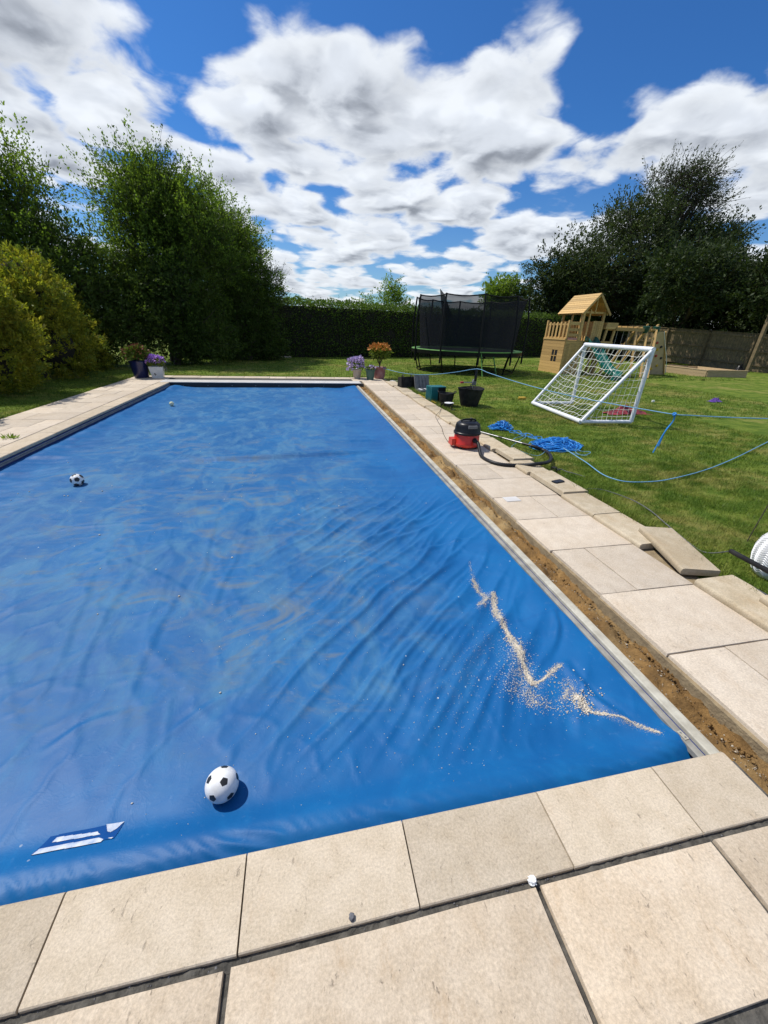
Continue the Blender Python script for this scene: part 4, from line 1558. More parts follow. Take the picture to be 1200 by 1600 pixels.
# ---- builder's buckets and boxes
def bucket(name, label, loc, r0, r1, h, mat='black_rubber', fill=None, handles=True):
    root = empty(name, loc, RR.uniform(0, 3), label, 'bucket', "builder's tubs on the lawn")
    t = 0.008
    prof = [(0.0, 0.0), (r0, 0.0), (r0 * 0.4 + r1 * 0.6, h * 0.55), (r1 * 0.985, h * 0.93), (r1 + 0.012, h * 0.95), (r1 + 0.014, h), (r1, h + 0.004),
            (r1 - t, h - 0.01), (r0 - t, 0.03), (0.0, 0.03)]
    b = MB().lathe(prof, 36)
    for i, v in enumerate(b.v):       # floppy rim
        a = math.atan2(v[1], v[0])
        k = v[2] / h
        b.v[i] = (v[0] * (1 + 0.03 * k * math.cos(2 * a)), v[1] * (1 - 0.03 * k * math.cos(2 * a)), v[2] + 0.012 * k * math.cos(2 * a + 1))
    b.build('tub', mat, root, 40)
    if handles:
        for s in (-1, 1):
            hh = spline([(s * (r1 + 0.0), -0.07, h - 0.01), (s * (r1 + 0.03), -0.05, h + 0.035), (s * (r1 + 0.035), 0.05, h + 0.035), (s * r1, 0.07, h - 0.01)], 6)
            MB().tube(hh, 0.011, 8).build('handle', mat, root, 60)
    if fill:
        b = MB().lathe([(r1 * 0.9, h * 0.72), (r1 * 0.5, h * 0.80), (0.0, h * 0.86)], 24)
        b.build('mortar_fill', fill, root, 60)
    return root


bucket('flexible_bucket', 'big black rubber tub of mortar with a paddle mixer standing in it', (4.37, 9.95, -0.02), 0.225, 0.325, 0.46, fill='cement')
bucket('flexible_bucket', 'mid sized black bucket beside the teal crate', (3.72, 9.98, -0.02), 0.15, 0.20, 0.33)
b3 = bucket('small_pail', 'little black pail with a white rim in front of the black bucket', (3.60, 9.42, -0.02), 0.085, 0.105, 0.16, handles=False)
MB().lathe([(0.10, 0.16), (0.118, 0.162), (0.118, 0.172), (0.10, 0.174)], 24).build('white_rim', 'white_plastic', b3, 40)
MB().lathe([(0.0, 0.0), (0.155, 0.0), (0.155, 0.012), (0.0, 0.014)], 24).build('base_plate', 'grey_plastic', b3, 40)
MB().tube(spline([(0.12, 0.05, 0.16), (0.17, 0.06, 0.13), (0.18, 0.06, 0.05), (0.17, 0.06, 0.0)], 6), 0.014, 8).build('handle', 'black_rubber', b3, 60)

mx_ = empty('paddle_mixer', (4.37, 9.95, 0.0), 0.1, 'paddle mixer with side handle standing upright in the big black tub', 'mixer')
MB().tube([(0.0, 0, 0.10), (0.03, -0.05, 0.62)], 0.012, 8).build('shaft', 'steel_grey', mx_, 60)
MB().lathe([(0.05, 0.05), (0.08, 0.08), (0.08, 0.1), (0.05, 0.14)], 16).build('paddle', 'steel_grey', mx_, 40)
MB().lathe([(0.0, 0.50), (0.045, 0.50), (0.06, 0.53), (0.06, 0.60), (0.04, 0.64), (0.0, 0.64)], 18, (0.04, -0.05, 0.02)).build('gearbox', 'grey_plastic', mx_, 40)
MB().lathe([(0.034, 0.64), (0.036, 0.72), (0.030, 0.92), (0.022, 0.95), (0.0, 0.95)], 18, (0.04, -0.10, -0.02)).build('motor', 'black_plastic', mx_, 40)
MB().tube([(0.02, -0.05, 0.58), (-0.32, -0.06, 0.585)], 0.013, 8).build('side_bar', 'steel_grey', mx_, 60)
MB().tube([(-0.28, -0.06, 0.585), (-0.36, -0.06, 0.585)], 0.026, 10).build('side_grip', 'red_cloth', mx_, 60)

# teal crate on its side
tc = empty('storage_crate', (3.62, 10.55, -0.02), 0.12, 'teal plastic crate with a black open side behind the bucket', 'crate')
b = MB()
b.box((-0.22, -0.17, 0), (0.22, 0.19, 0.012)).box((-0.22, -0.17, 0.40), (0.22, 0.19, 0.42)).box((-0.22, 0.17, 0.012), (0.22, 0.19, 0.40)).box((-0.22, -0.17, 0.012), (-0.205, 0.17, 0.40)).box((-0.205, -0.165, 0.012), (-0.02, -0.15, 0.40))
b.build('shell', 'teal_plastic', tc)
MB().box((-0.02, -0.15, 0.012), (0.215, -0.12, 0.40)).build('dark_panel', 'black_plastic', tc)
for k in range(4):
    MB().box((-0.235, -0.12 + k * 0.08, 0.02), (-0.2202, -0.10 + k * 0.08, 0.40)).build('rib', 'teal_plastic', tc)

# dark folded tool bag and open case
bg = empty('tool_bag', (3.42, 13.0, -0.02), 0.15, 'black tool bag next to the open grey case', 'bag')
b = MB().prism([(-0.19, 0), (0.19, 0), (0.16, 0.36), (-0.13, 0.40)], -0.26, 0.26, 'x')
b.build('body', 'black_rubber', bg)
for s in (-0.16, 0.14):
    MB().tube(spline([(s - 0.05, -0.2, 0.05), (s - 0.04, -0.17, 0.38), (s, 0.0, 0.44), (s + 0.04, 0.15, 0.38)], 6), 0.016, 6).build('strap', 'steel_black', bg, 60)
cs = empty('tool_case', (3.86, 12.55, -0.02), 0.15, 'open grey plastic tool case with its lid tipped back', 'case')
b = MB()
b.box((-0.25, -0.34, 0), (0.25, 0.02, 0.07))
b.build('base_tray', 'grey_plastic', cs)
for k in range(5):
    MB().box((-0.2 + k * 0.09, -0.30, 0.07), (-0.15 + k * 0.09, -0.05, 0.09 + 0.012 * (k % 2))).build('tool_insert', 'steel_grey' if k % 2 else 'white_paint', cs)
Ml = Matrix.Translation((0, 0.03, 0.04)) @ Matrix.Rotation(RAD(-22), 4, 'X')
b = MB().box((-0.25, 0, 0), (0.25, 0.06, 0.46), Ml)
ld = b.build('case_lid', 'grey_plastic', cs)
for k in range(4):
    MB().box((-0.21 + k * 0.115, -0.022, 0.03), (-0.15 + k * 0.115, 0.0, 0.42), Ml).build('moulded_rib', 'grey_plastic', ld)
g0, g1 = G(654, 618), G(681, 632)
lv = empty('spirit_level', tuple((g0 + g1) / 2), 0, 'yellow spirit level lying on the grass beside the coping row', 'tool')
MB().beam(tuple((g0 - g1) / 2 + Vector((0, 0, 0.02))), tuple((g1 - g0) / 2 + Vector((0, 0, 0.02))), 0.04, 0.05).build('bar', 'yellow_paint', lv)
MB().beam(tuple((g0 - g1) * 0.04 + Vector((0, 0, 0.047))), tuple((g1 - g0) * 0.04 + Vector((0, 0, 0.047))), 0.03, 0.006).build('vial', 'lime_pad', lv)

# white patterned garden pot at the right edge
wp = empty('garden_pot', (3.86, 2.05, -0.03), 0, 'white garden pot with a herringbone leaf pattern at the right edge', 'pot')
prof = [(0.105, 0.0), (0.135, 0.03), (0.165, 0.10), (0.182, 0.18), (0.183, 0.25), (0.168, 0.32), (0.145, 0.365), (0.132, 0.38), (0.118, 0.382), (0.112, 0.37), (0.118, 0.33)]
MB().lathe([(0.0, 0.0)] + prof, 48).build('body', 'white_glaze', wp, 50)


def pot_r(z):
    for (r0, z0), (r1, z1) in zip(prof[:-1], prof[1:]):
        if z0 <= z <= z1:
            return r0 + (r1 - r0) * (z - z0) / (z1 - z0)
    return prof[0][0]


for s in range(14):
    b = MB()
    a0 = 2 * math.pi * s / 14
    for k in range(16):
        z0 = 0.05 + k * 0.019
        pl_ = [(pot_r(min(z0 + 0.022 * (1 - abs(t)), 0.375)) + 0.001, a0 + t * 0.205, z0 + 0.022 * (1 - abs(t))) for t in (-1, -0.5, 0, 0.5, 1)]
        b.tube([(r * math.cos(a), r * math.sin(a), z) for r, a, z in pl_], 0.0042, 4)
    b.build('leaf_relief', 'white_glaze', wp, 70)
MB().lathe([(0.117, 0.335), (0.0, 0.345)], 24).build('compost', 'soil_dark', wp, 60)


# ---- flower pots
def leaf_cloud(P, size, R, asp=0.5, up=0.3, dirs=None, fold=0.0):
    """one rhombus leaf per point -> V, F"""
    n = len(P)
    d = R.normal(0, 1, (n, 3))
    if dirs is not None:
        d = d * 0.55 + dirs * 1.0
    d[:, 2] += up * R.rand(n)
    d /= np.linalg.norm(d, axis=1)[:, None] + 1e-9
    e = R.normal(0, 1, (n, 3))
    s = np.cross(d, e)
    s /= np.linalg.norm(s, axis=1)[:, None] + 1e-9
    L = (size * R.uniform(0.6, 1.35, n))[:, None]
    W = L * asp * 0.5
    a = P
    m = P + d * L * 0.5
    V = np.stack([a, m + s * W, P + d * L, m - s * W], 1).reshape(-1, 3)
    F = np.arange(n * 4).reshape(-1, 4)
    return V, F


def plant(parent, c, rx, rz, n, size, mat, seed, name='foliage', shell=0.55, asp=0.5, zlo=-0.4):
    R = np.random.RandomState(seed)
    u = R.normal(0, 1, (n, 3))
    u /= np.linalg.norm(u, axis=1)[:, None]
    u[:, 2] = np.where(u[:, 2] < zlo, -u[:, 2], u[:, 2])
    r = (shell + (1 - shell) * R.rand(n))[:, None] * (1 + 0.18 * np.sin(u[:, 0:1] * 5 + seed) * np.cos(u[:, 1:2] * 4))
    P = u * r * np.array([[rx, rx, rz]]) + np.array([c])
    V, F = leaf_cloud(P, size, R, asp, 0.4, u)
    return link(name, np_mesh(name, V, F, mat), parent)


pt = empty('flower_pot', (-5.33, 15.25, 0.0), 0, 'dark blue glazed pot with reddish green leaves at the far left corner', 'flower pot', 'flower pots at the pool corners')
MB().lathe([(0.0, 0.0), (0.21, 0.0), (0.225, 0.03), (0.25, 0.2), (0.285, 0.46), (0.30, 0.50), (0.30, 0.53), (0.275, 0.53), (0.265, 0.48), (0.0, 0.47)], 36).build('pot', 'navy_glaze', pt, 40)
plant(pt, (0, 0, 0.68), 0.42, 0.30, 1500, 0.085, 'leaf_green', 31)
plant(pt, (0.0, 0, 0.74), 0.38, 0.27, 420, 0.075, 'red_leaf', 32, 'red_leaves', 0.85)
MB().tube([(0, 0, 0.45), (0.02, 0, 0.7)], 0.02, 6).build('stem', 'bark', pt, 60)

pt = empty('flower_pot', (-4.80, 15.22, 0.0), 0.15, 'square white pot with purple flowers beside the dark blue pot', 'flower pot', 'flower pots at the pool corners')
b = MB()
k = 0.16
b.add([(-k, -k, 0), (k, -k, 0), (k, k, 0), (-k, k, 0), (-0.215, -0.215, 0.37), (0.215, -0.215, 0.37), (0.215, 0.215, 0.37), (-0.215, 0.215, 0.37),
       (-0.19, -0.19, 0.37), (0.19, -0.19, 0.37), (0.19, 0.19, 0.37), (-0.19, 0.19, 0.37), (-0.18, -0.18, 0.33), (0.18, -0.18, 0.33), (0.18, 0.18, 0.33), (-0.18, 0.18, 0.33)],
      [(0, 3, 2, 1), (0, 1, 5, 4), (1, 2, 6, 5), (2, 3, 7, 6), (3, 0, 4, 7), (4, 5, 9, 8), (5, 6, 10, 9), (6, 7, 11, 10), (7, 4, 8, 11), (8, 9, 13, 12), (9, 10, 14, 13), (10, 11, 15, 14), (11, 8, 12, 15), (12, 13, 14, 15)])
b.build('pot', 'white_glaze', pt)
b = MB()
for (x, z, s) in ((-0.06, 0.11, 1), (-0.02, 0.13, -1), (-0.09, 0.14, 1)):
    yq = -(0.16 + 0.055 * z / 0.37) - 0.004
    b.add([(x, yq, z), (x + 0.03 * s, yq - 0.001, z + 0.035), (x + 0.035 * s, yq - 0.001, z + 0.01), (x + 0.01 * s, yq, z - 0.03)], [(0, 1, 2, 3)])
b.build('painted_motif', 'ball_black', pt)
plant(pt, (0, 0, 0.45), 0.26, 0.14, 700, 0.07, 'leaf_lime', 33)
plant(pt, (-0.03, 0.03, 0.55), 0.27, 0.15, 420, 0.065, 'purple_flower', 34, 'flowers', 0.8, 0.9)
plant(pt, (0.22, 0, 0.25), 0.06, 0.25, 130, 0.06, 'leaf_white', 35, 'trailing_stems', 0.3)

pt = empty('flower_pot', (2.10, 15.55, 0.0), 0, 'cream pot of pale lilac flowers, leftmost of the three far pots', 'flower pot', 'flower pots at the pool corners')
MB().lathe([(0.0, 0.0), (0.125, 0.0), (0.165, 0.27), (0.18, 0.28), (0.18, 0.33), (0.155, 0.33), (0.15, 0.29), (0.0, 0.28)], 28).build('pot', 'cream_pot', pt, 40)
plant(pt, (0, 0, 0.45), 0.25, 0.22, 420, 0.075, 'leaf_green', 36)
plant(pt, (-0.02, 0, 0.52), 0.30, 0.24, 420, 0.075, 'lilac_flower', 37, 'flowers', 0.8, 0.9)
plant(pt, (-0.27, 0, 0.33), 0.10, 0.10, 60, 0.06, 'lilac_flower', 38, 'flowers', 0.4, 0.9)

pt = empty('flower_pot', (2.56, 15.22, 0.0), 0, 'small green pot between the cream pot and the pink pot', 'flower pot', 'flower pots at the pool corners')
MB().lathe([(0.0, 0.0), (0.13, 0.0), (0.17, 0.31), (0.185, 0.315), (0.185, 0.36), (0.16, 0.36), (0.155, 0.32), (0.0, 0.31)], 28).build('pot', 'green_pot', pt, 40)
plant(pt, (0.02, 0, 0.38), 0.20, 0.08, 160, 0.07, 'leaf_grey', 39)
plant(pt, (0.02, 0, 0.42), 0.19, 0.06, 40, 0.06, 'lilac_flower', 40, 'flowers', 0.7, 0.9)

pt = empty('flower_pot', (2.98, 15.62, 0.0), 0, 'pink glazed pot with an orange leaved shrub, rightmost far pot', 'flower pot', 'flower pots at the pool corners')
MB().lathe([(0.0, 0.0), (0.18, 0.0), (0.215, 0.08), (0.235, 0.22), (0.235, 0.33), (0.26, 0.37), (0.275, 0.42), (0.25, 0.425), (0.22, 0.38), (0.0, 0.37)], 36).build('pot', 'pink_pot', pt, 40)
b = MB()
for s in range(7):
    a = s * 0.9
    b.tube(spline([(0, 0, 0.38), (0.03 * math.cos(a), 0.03 * math.sin(a), 0.55), (0.2 * math.cos(a), 0.2 * math.sin(a), 0.85)], 5), [0.018 - 0.0009 * i for i in range(11)], 5)
b.build('stems', 'bark', pt, 60)
plant(pt, (0, 0, 0.93), 0.38, 0.22, 750, 0.10, 'leaf_lime', 41, zlo=-0.9)
plant(pt, (0, 0, 0.92), 0.32, 0.25, 350, 0.09, 'leaf_green', 42, zlo=-0.9)
plant(pt, (0, 0, 1.03), 0.40, 0.20, 520, 0.085, 'orange_leaf', 43, 'orange_leaves', 0.8, zlo=0.1)

# weeds in the left joint
g = G(18, 685)
R = np.random.RandomState(44)
Pw = np.stack([g.x + R.normal(0, 0.05, 40), g.y + R.normal(0, 0.02, 40), np.full(40, 0.0)], 1)
V, F = leaf_cloud(Pw, 0.09, R, 0.25, 1.5)
tag(link('weed', np_mesh('weed', V, F, 'leaf_bright')), 'small green weed growing from a joint in the left paving', 'weed')


# ================================================================== LAWN TOYS
# ---- football goal
gA, gB, gA2, gB2 = (Vector((7.473, 9.959, 0)), Vector((7.302, 7.56, 0)), Vector((6.262, 9.98, 0)), Vector((6.063, 7.628, 0)))
goal = empty('football_goal', (6.8, 8.8, -0.02), 0, 'white tubular football goal with a loose net, seen from behind', 'goal')
go = Vector((6.8, 8.8, -0.02))
H_ = Vector((0, 0, 1.56))
pr = 0.045


def gt(name, a, b_, r=pr):
    MB().tube([a - go, b_ - go], r, 12).build(name, 'white_paint', goal, 50)


up = Vector((0, 0, pr))
gt('post', gA + up, gA + H_)
gt('post', gB + up, gB + H_)
gt('crossbar', gA + H_ - (gB - gA).normalized() * 0.02, gB + H_ + (gB - gA).normalized() * 0.02, 0.052)
gt('ground_bar', gA2 + up, gB2 + up, 0.05)
gt('side_bar', gA + up, gA2 + up, 0.04)
gt('side_bar', gB + up, gB2 + up, 0.04)
gt('stay', gA + H_, gA2 + up, 0.036)
gt('stay', gB + H_, gB2 + up, 0.036)
net = MB()


def netpt(u, v):
    # back panel: u along the width, v from the crossbar to the ground bar
    top = gA.lerp(gB, u) + H_
    bot = gA2.lerp(gB2, u) + up
    p = top.lerp(bot, v)
    sag = 0.22 * math.sin(math.pi * v) ** 0.8 * math.sin(math.pi * min(max(u, 0.0), 1.0)) ** 0.5
    p += Vector((0.55, 0.0, -0.75)) * sag * 0.9
    j = 0.016
    return p - go + Vector((j * math.sin(37 * u + 11 * v), j * math.cos(29 * v + 17 * u), j * math.sin(23 * u - 31 * v)))


NU, NV = 16, 12
for i in range(NU + 1):
    net.tube([netpt(i / NU, j / NV) for j in range(NV + 1)], 0.0048, 4)
for j in range(NV + 1):
    net.tube([netpt(i / NU, j / NV) for i in range(NU + 1)], 0.0048, 4)
net.build('net', 'net_cord', goal, 70)
for (P0, P1) in ((gA, gA2), (gB, gB2)):     # triangular sides
    net = MB()
    n = 10
    for i in range(1, n):
        t = i / n
        a = P0.lerp(P1, t) + up
        z = 1.56 * (1 - t)
        net.tube([a - go + Vector((0.01 * math.sin(k * 2 + i), 0.03 * math.sin(k), z * k / 6)) for k in range(7)], 0.0045, 4)
        zz = 1.56 * t
        a = P0 + Vector((0, 0, zz))
        bq = P0.lerp(P1, 1 - t) + Vector((0, 0, zz))
        net.tube([a.lerp(bq, k / 6) - go + Vector((0, 0.03 * math.sin(k), 0.012 * math.sin(k * 2 + i))) for k in range(7)], 0.0045, 4)
    net.build('side_net', 'net_cord', goal, 70)

# ---- things dropped on the grass
def rag(name, label, c, rx, ry, h, mat, seed, cat):
    xs_ = np.linspace(-1, 1, 26)
    X, Y = np.meshgrid(xs_, xs_)
    rr = np.hypot(X, Y)
    edge = 0.85 + 0.25 * fbm(np.arctan2(Y, X) * 1.3 + seed, rr * 0 + seed, 2)
    sc = np.minimum(1.0, edge / np.maximum(np.maximum(np.abs(X), np.abs(Y)), 1e-3))
    Z = h * np.clip(1.1 - rr, 0, 1) * (0.45 + 1.1 * np.abs(fbm(X * 2.6 + seed, Y * 2.6, 3))) + 0.012
    V = np.stack([(X * rx * edge).ravel(), (Y * ry * edge).ravel(), Z.ravel()], 1)
    i, j = np.meshgrid(np.arange(25), np.arange(25))
    a = (j * 26 + i).ravel()
    F = np.stack([a, a + 1, a + 27, a + 26], 1)
    o = link(name, np_mesh(name, V, F, mat, True), None, (c.x, c.y, -0.02))
    return tag(o, label, cat)


rag('crumpled_towel', 'crumpled dark red cloth on the grass behind the goal', G(975, 645), 0.72, 0.22, 0.20, 'red_cloth', 3.3, 'cloth')
rag('toy_wrap', 'small purple cloth toy lying alone on the right of the lawn', G(1117, 627), 0.26, 0.13, 0.16, 'purple_cloth', 7.1, 'toy')
for (p, mt_, lab, s) in (((1098, 594), 'leaf_lime', 'little pale green toy on the grass before the sandpit', 0.10), ((815, 623), 'yellow_paint', 'small flat yellow toy on the grass left of the goal', 0.13),
                         ((1020, 628), 'white_plastic', 'tiny white scrap on the grass right of the goal', 0.05)):
    g = G(*p)
    b = MB().prism([(-s, -s * 0.5), (-s * 0.2, -s * 0.7), (s, -s * 0.3), (s * 0.8, s * 0.5), (-s * 0.5, s * 0.6)], 0, 0.05, 'z')
    tag(b.build('lawn_toy', mt_, None, None, (g.x, g.y, 0.0)), lab, 'toy')

# ---- trampoline
TC = Vector((8.05, 19.55, -0.02))
tr = empty('trampoline', tuple(TC), 0, 'large round trampoline with black safety net and green edge pads', 'trampoline')
TR, RZ, TZ = 2.62, 0.97, 3.22


def ring(r, z, n=64):
    return [(r * math.cos(2 * math.pi * k / n), r * math.sin(2 * math.pi * k / n), z) for k in range(n)]


MB().tube(ring(TR, RZ - 0.06), 0.035, 8, True).build('frame_ring', 'steel_black', tr, 60)
MB().tube(ring(TR - 0.25, 0.03), 0.022, 6, True).build('ground_ring', 'steel_black', tr, 60)
b = MB().lathe([(TR + 0.05, RZ - 0.03), (TR + 0.06, RZ), (TR + 0.02, RZ + 0.025), (TR - 0.20, RZ + 0.02), (TR - 0.22, RZ - 0.01)], 64)
b.f = b.f[:-2] if False else [f for f in b.f if len(f) == 4]
b.build('edge_pad', 'lime_pad', tr, 60)
b = MB().lathe([(TR - 0.19, RZ - 0.015), (0.0, RZ - 0.05)], 48)
b.f = [f for f in b.f if len(f) == 4]
b.build('jump_mat', 'steel_black', tr, 60)
b = MB().lathe([(TR + 0.062, RZ - 0.012), (TR + 0.05, RZ - 0.16)], 64)
b.f = [f for f in b.f if len(f) == 4]
b.build('skirt', 'steel_black', tr, 60)
NP = 10
a0 = RAD(-100)
tops = []
for k in range(NP):
    a = a0 + 2 * math.pi * k / NP
    ca, sa = math.cos(a), math.sin(a)
    lean = 1.02
    lg = MB().tube([((TR - 0.25) * ca, (TR - 0.25) * sa, 0.0), ((TR + 0.02) * ca, (TR + 0.02) * sa, RZ - 0.05)], 0.030, 8)
    lg.build('leg', 'steel_black', tr, 60)
    pl_ = MB().tube([((TR + 0.085) * ca, (TR + 0.085) * sa, 0.45), ((TR + 0.10) * ca, (TR + 0.10) * sa, 2.2), ((TR - 0.02) * ca, (TR - 0.02) * sa, TZ)], 0.040, 8)
    pl_.build('net_pole', 'steel_black', tr, 60)
    tops.append(((TR - 0.04) * ca, (TR - 0.04) * sa, TZ - 0.03))
top = []
for k in range(NP):
    p0, p1 = Vector(tops[k]), Vector(tops[(k + 1) % NP])
    for s in range(5):
        q = p0.lerp(p1, s / 5)
        q.z -= 0.07 * math.sin(math.pi * s / 5)
        top.append(q)
MB().tube(top, 0.026, 6, True).build('top_cord', 'steel_black', tr, 60)
# net wall
nm = len(top)
V, F = [], []
for i, q in enumerate(top):
    a = math.atan2(q.y, q.x)
    for j in range(9):
        t = j / 8
        rb = TR - 0.36
        rt = math.hypot(q.x, q.y) - 0.02
        r = rt + (rb - rt) * (t ** 0.8) + 0.05 * math.sin(i * 1.7) * math.sin(math.pi * t)
        V.append((r * math.cos(a), r * math.sin(a), q.z + (RZ - q.z) * t))
for i in range(nm):
    for j in range(8):
        F.append((i * 9 + j, ((i + 1) % nm) * 9 + j, ((i + 1) % nm) * 9 + j + 1, i * 9 + j + 1))
link('safety_net', np_mesh('safety_net', np.array(V), np.array(F), 'mesh_net', True), tr)
# entrance flap hanging loose at the upper left
ta = RAD(-140)
fl = MB()
b0 = Vector((-1.95, -1.45, 3.05))
fl.add([b0 + Vector((-0.12, 0, 0.35)), b0 + Vector((0.1, 0, 0.15)), b0 + Vector((0.62, 0.05, -0.75)), b0 + Vector((0.1, 0.02, -0.72))], [(0, 1, 2, 3)])
fl.build('loose_flap', 'mesh_net', tr)
fl.build('loose_flap', 'mesh_net', tr, None, (0.01, 0.02, -0.01))
# ladder
ldr = empty('trampoline_ladder', (8.0, 16.85, -0.02), 0.1, 'small ladder with lime green rails leaning on the trampoline', 'ladder')
for s in (-0.32, 0.32):
    MB().tube([(s * 1.1, -0.35, 0.0), (s * 0.9, 0.12, RZ + 0.02)], 0.026, 8).build('rail', 'lime_pad', ldr, 60)
for k in range(3):
    t = 0.22 + k * 0.27
    MB().box((-0.33, -0.35 + 0.47 * t - 0.04, RZ * t - 0.012), (0.33, -0.35 + 0.47 * t + 0.04, RZ * t + 0.012)).build('tread', 'steel_black', ldr)
bx2 = MB().box((-0.14, -0.1, 0), (0.14, 0.1, 0.24)).build('pad_box', 'steel_grey', tr, None, (2.72, -0.35, 0.72))

# ---- play tower
PT = Vector((12.6, 18.3, -0.02))
tower = empty('play_tower', tuple(PT), 0, 'golden timber play tower with pitched roof, balcony, green slide and climbing frame', 'play tower')


def tb(name, lo, hi, mat='timber'):
    return MB().box(lo, hi).build(name, mat, tower)


def tbeam(name, a, b_, w=0.09, h=0.09, mat='timber', up=(0, 0, 1)):
    return MB().beam(a, b_, w, h, up).build(name, mat, tower)


# little house: x 0..0.95, y 0..1.85, z 0..1.5
HW, HD, HH = 0.95, 1.85, 1.50
for k in range(11):          # left wall with the window (faces -x)
    z0, z1 = k * HH / 11, (k + 1) * HH / 11 - 0.006
    dz = random.uniform(0, 0.004)
    if 4 <= k <= 7:
        tb('plank', (-0.02 - dz, 0.0, z0), (0.0, 0.46, z1))
        tb('plank', (-0.02 - dz, 0.92, z0), (0.0, HD, z1))
    else:
        tb('plank', (-0.02 - dz, 0.0, z0), (0.0, HD, z1))
wn = tb('window', (-0.004, 0.46, 4 * HH / 11), (0.012, 0.92, 8 * HH / 11), 'black_board')
for (lo, hi) in (((-0.026, 0.67, 4 * HH / 11), (-0.006, 0.71, 8 * HH / 11)), ((-0.024, 0.46, 6 * HH / 11 - 0.02), (-0.008, 0.92, 6 * HH / 11 + 0.02))):
    o = MB().box(lo, hi).build('window_bar', 'timber', wn)
for k in range(8):           # front wall: upright planks
    tb('plank', (k * HW / 8 + 0.002, -0.022 - random.uniform(0, 0.004), 0.0), ((k + 1) * HW / 8 - 0.004, -0.001, HH - 0.10), 'timber')
tb('head_rail', (0.0, -0.03, HH - 0.095), (HW, -0.001, HH))
tb('wall', (0.0, HD, 0.0), (HW, HD + 0.02, HH))
tb('deck', (-0.03, -0.03, HH + 0.002), (1.85, HD + 0.03, HH + 0.05))
# balcony balustrade
for (x, y) in ((0.03, 0.03), (0.03, HD - 0.05), (0.62, 0.03)):
    tb('balcony_post', (x - 0.045, y - 0.045, HH + 0.05), (x + 0.045, y + 0.045, HH + 0.92))
for k in range(5):
    yk = 0.28 + k * 0.30
    tb('baluster', (0.005, yk, HH + 0.12), (0.03, yk + 0.13, HH + 0.84))
tb('balcony_rail', (0.03, 0.05, HH + 0.10), (0.06, HD - 0.05, HH + 0.18))
tb('balcony_rail', (0.03, 0.05, HH + 0.70), (0.06, HD - 0.05, HH + 0.78))
tb('sill_board', (-0.05, 0.0, HH + 0.052), (0.0, HD, HH + 0.13))
for z in (0.22, 0.45, 0.72):
    tb('front_slat', (0.08, 0.0, HH + z), (0.66, 0.025, HH + z + 0.13))
tb('pink_panel', (0.04, -0.05, HH + 0.07), (0.55, -0.035, HH + 0.17), 'pink_panel')
# tower posts
TX, TX2, TY2 = 0.70, 1.78, 1.62
for (x, y) in ((TX, 0.03), (TX2, 0.03), (TX, TY2), (TX2, TY2)):
    tb('tower_post', (x - 0.05, y - 0.05, 0.0 if x > 1 else HH + 0.05), (x + 0.05, y + 0.05, 2.80))
tb('tower_post', (TX + 0.28, -0.02, HH + 0.05), (TX + 0.34, 0.04, 2.9))
tb('tower_post', (TX - 0.05, 0.8, 2.35), (TX + 0.01, 0.87, 2.8))
for k in range(5):
    x0 = TX2 - 0.52 + k * 0.115
    tb('tower_plank', (x0, -0.04, HH - 0.35), (x0 + 0.10, -0.02, 2.42))
for k in range(9):
    tb('tower_plank', (TX2 + 0.051, 0.06 + k * 0.17, HH + 0.05), (TX2 + 0.07, 0.2 + k * 0.17, 2.42))
for k in range(6):
    tb('tower_plank', (TX + k * 0.18, TY2 + 0.052, HH + 0.05), (TX + k * 0.18 + 0.15, TY2 + 0.07, 2.42))
tb('tie_beam', (TX - 0.06, 0.03, 2.74), (TX2 + 0.06, 0.09, 2.82))
# roof: ridge along y
RXm, RE, RT = 1.24, 2.72, 3.56
y0r, y1r = -0.16, TY2 + 0.22
for s, xe in ((-1, 0.50), (1, 1.98)):
    nb = 9
    roof_e = Vector((xe, 0, RE))
    roof_r = Vector((RXm, 0, RT))
    for k in range(nb):
        a = roof_e.lerp(roof_r, k / nb)
        c = roof_e.lerp(roof_r, (k + 1.08) / nb)
        nrm = Vector((-(roof_r - roof_e).z * (1 if s < 0 else -1), 0, abs((roof_r - roof_e).x))).normalized()
        nrm = Vector((s * abs(nrm.x), 0, abs(nrm.z)))
        b = MB()
        l0, l1 = 0.0, 0.022
        vs = []
        for yv in (y0r, y1r):
            for (q, lf) in ((a, 0.012), (a, 0.034), (c, 0.024), (c, 0.002)):
                vs.append(Vector((q.x, yv, q.z)) + nrm * lf)
        b.add(vs, [(0, 1, 2, 3), (7, 6, 5, 4), (0, 4, 5, 1), (1, 5, 6, 2), (2, 6, 7, 3), (3, 7, 4, 0)])
        b.build('roof_board', 'timber', tower)
    for yv in (y0r + 0.02, y1r - 0.05):
        tbeam('barge_board', (xe + 0.0, yv - 0.02, RE - 0.03), (RXm, yv - 0.02, RT - 0.03), 0.03, 0.09)
    tbeam('eave_beam', (xe - s * 0.09, y0r + 0.1, RE + 0.0), (xe - s * 0.09, y1r - 0.1, RE + 0.0), 0.06, 0.08)
# rear gable boards
for k in range(5):
    z0 = RE + 0.06 + k * 0.15
    f = (z0 - RE) / (RT - RE)
    f2 = min(1, (z0 + 0.14 - RE) / (RT - RE))
    xl, xr = 0.5 + (RXm - 0.5) * f2 + 0.03, 1.98 - (1.98 - RXm) * f2 - 0.03
    if xr - xl > 0.05:
        tb('gable_board', (xl, TY2 + 0.08, z0), (xr, TY2 + 0.10, z0 + 0.14))
tbeam('ridge_post', (RXm, 0.0, 2.78), (RXm, 0.0, RT - 0.06), 0.05, 0.05)
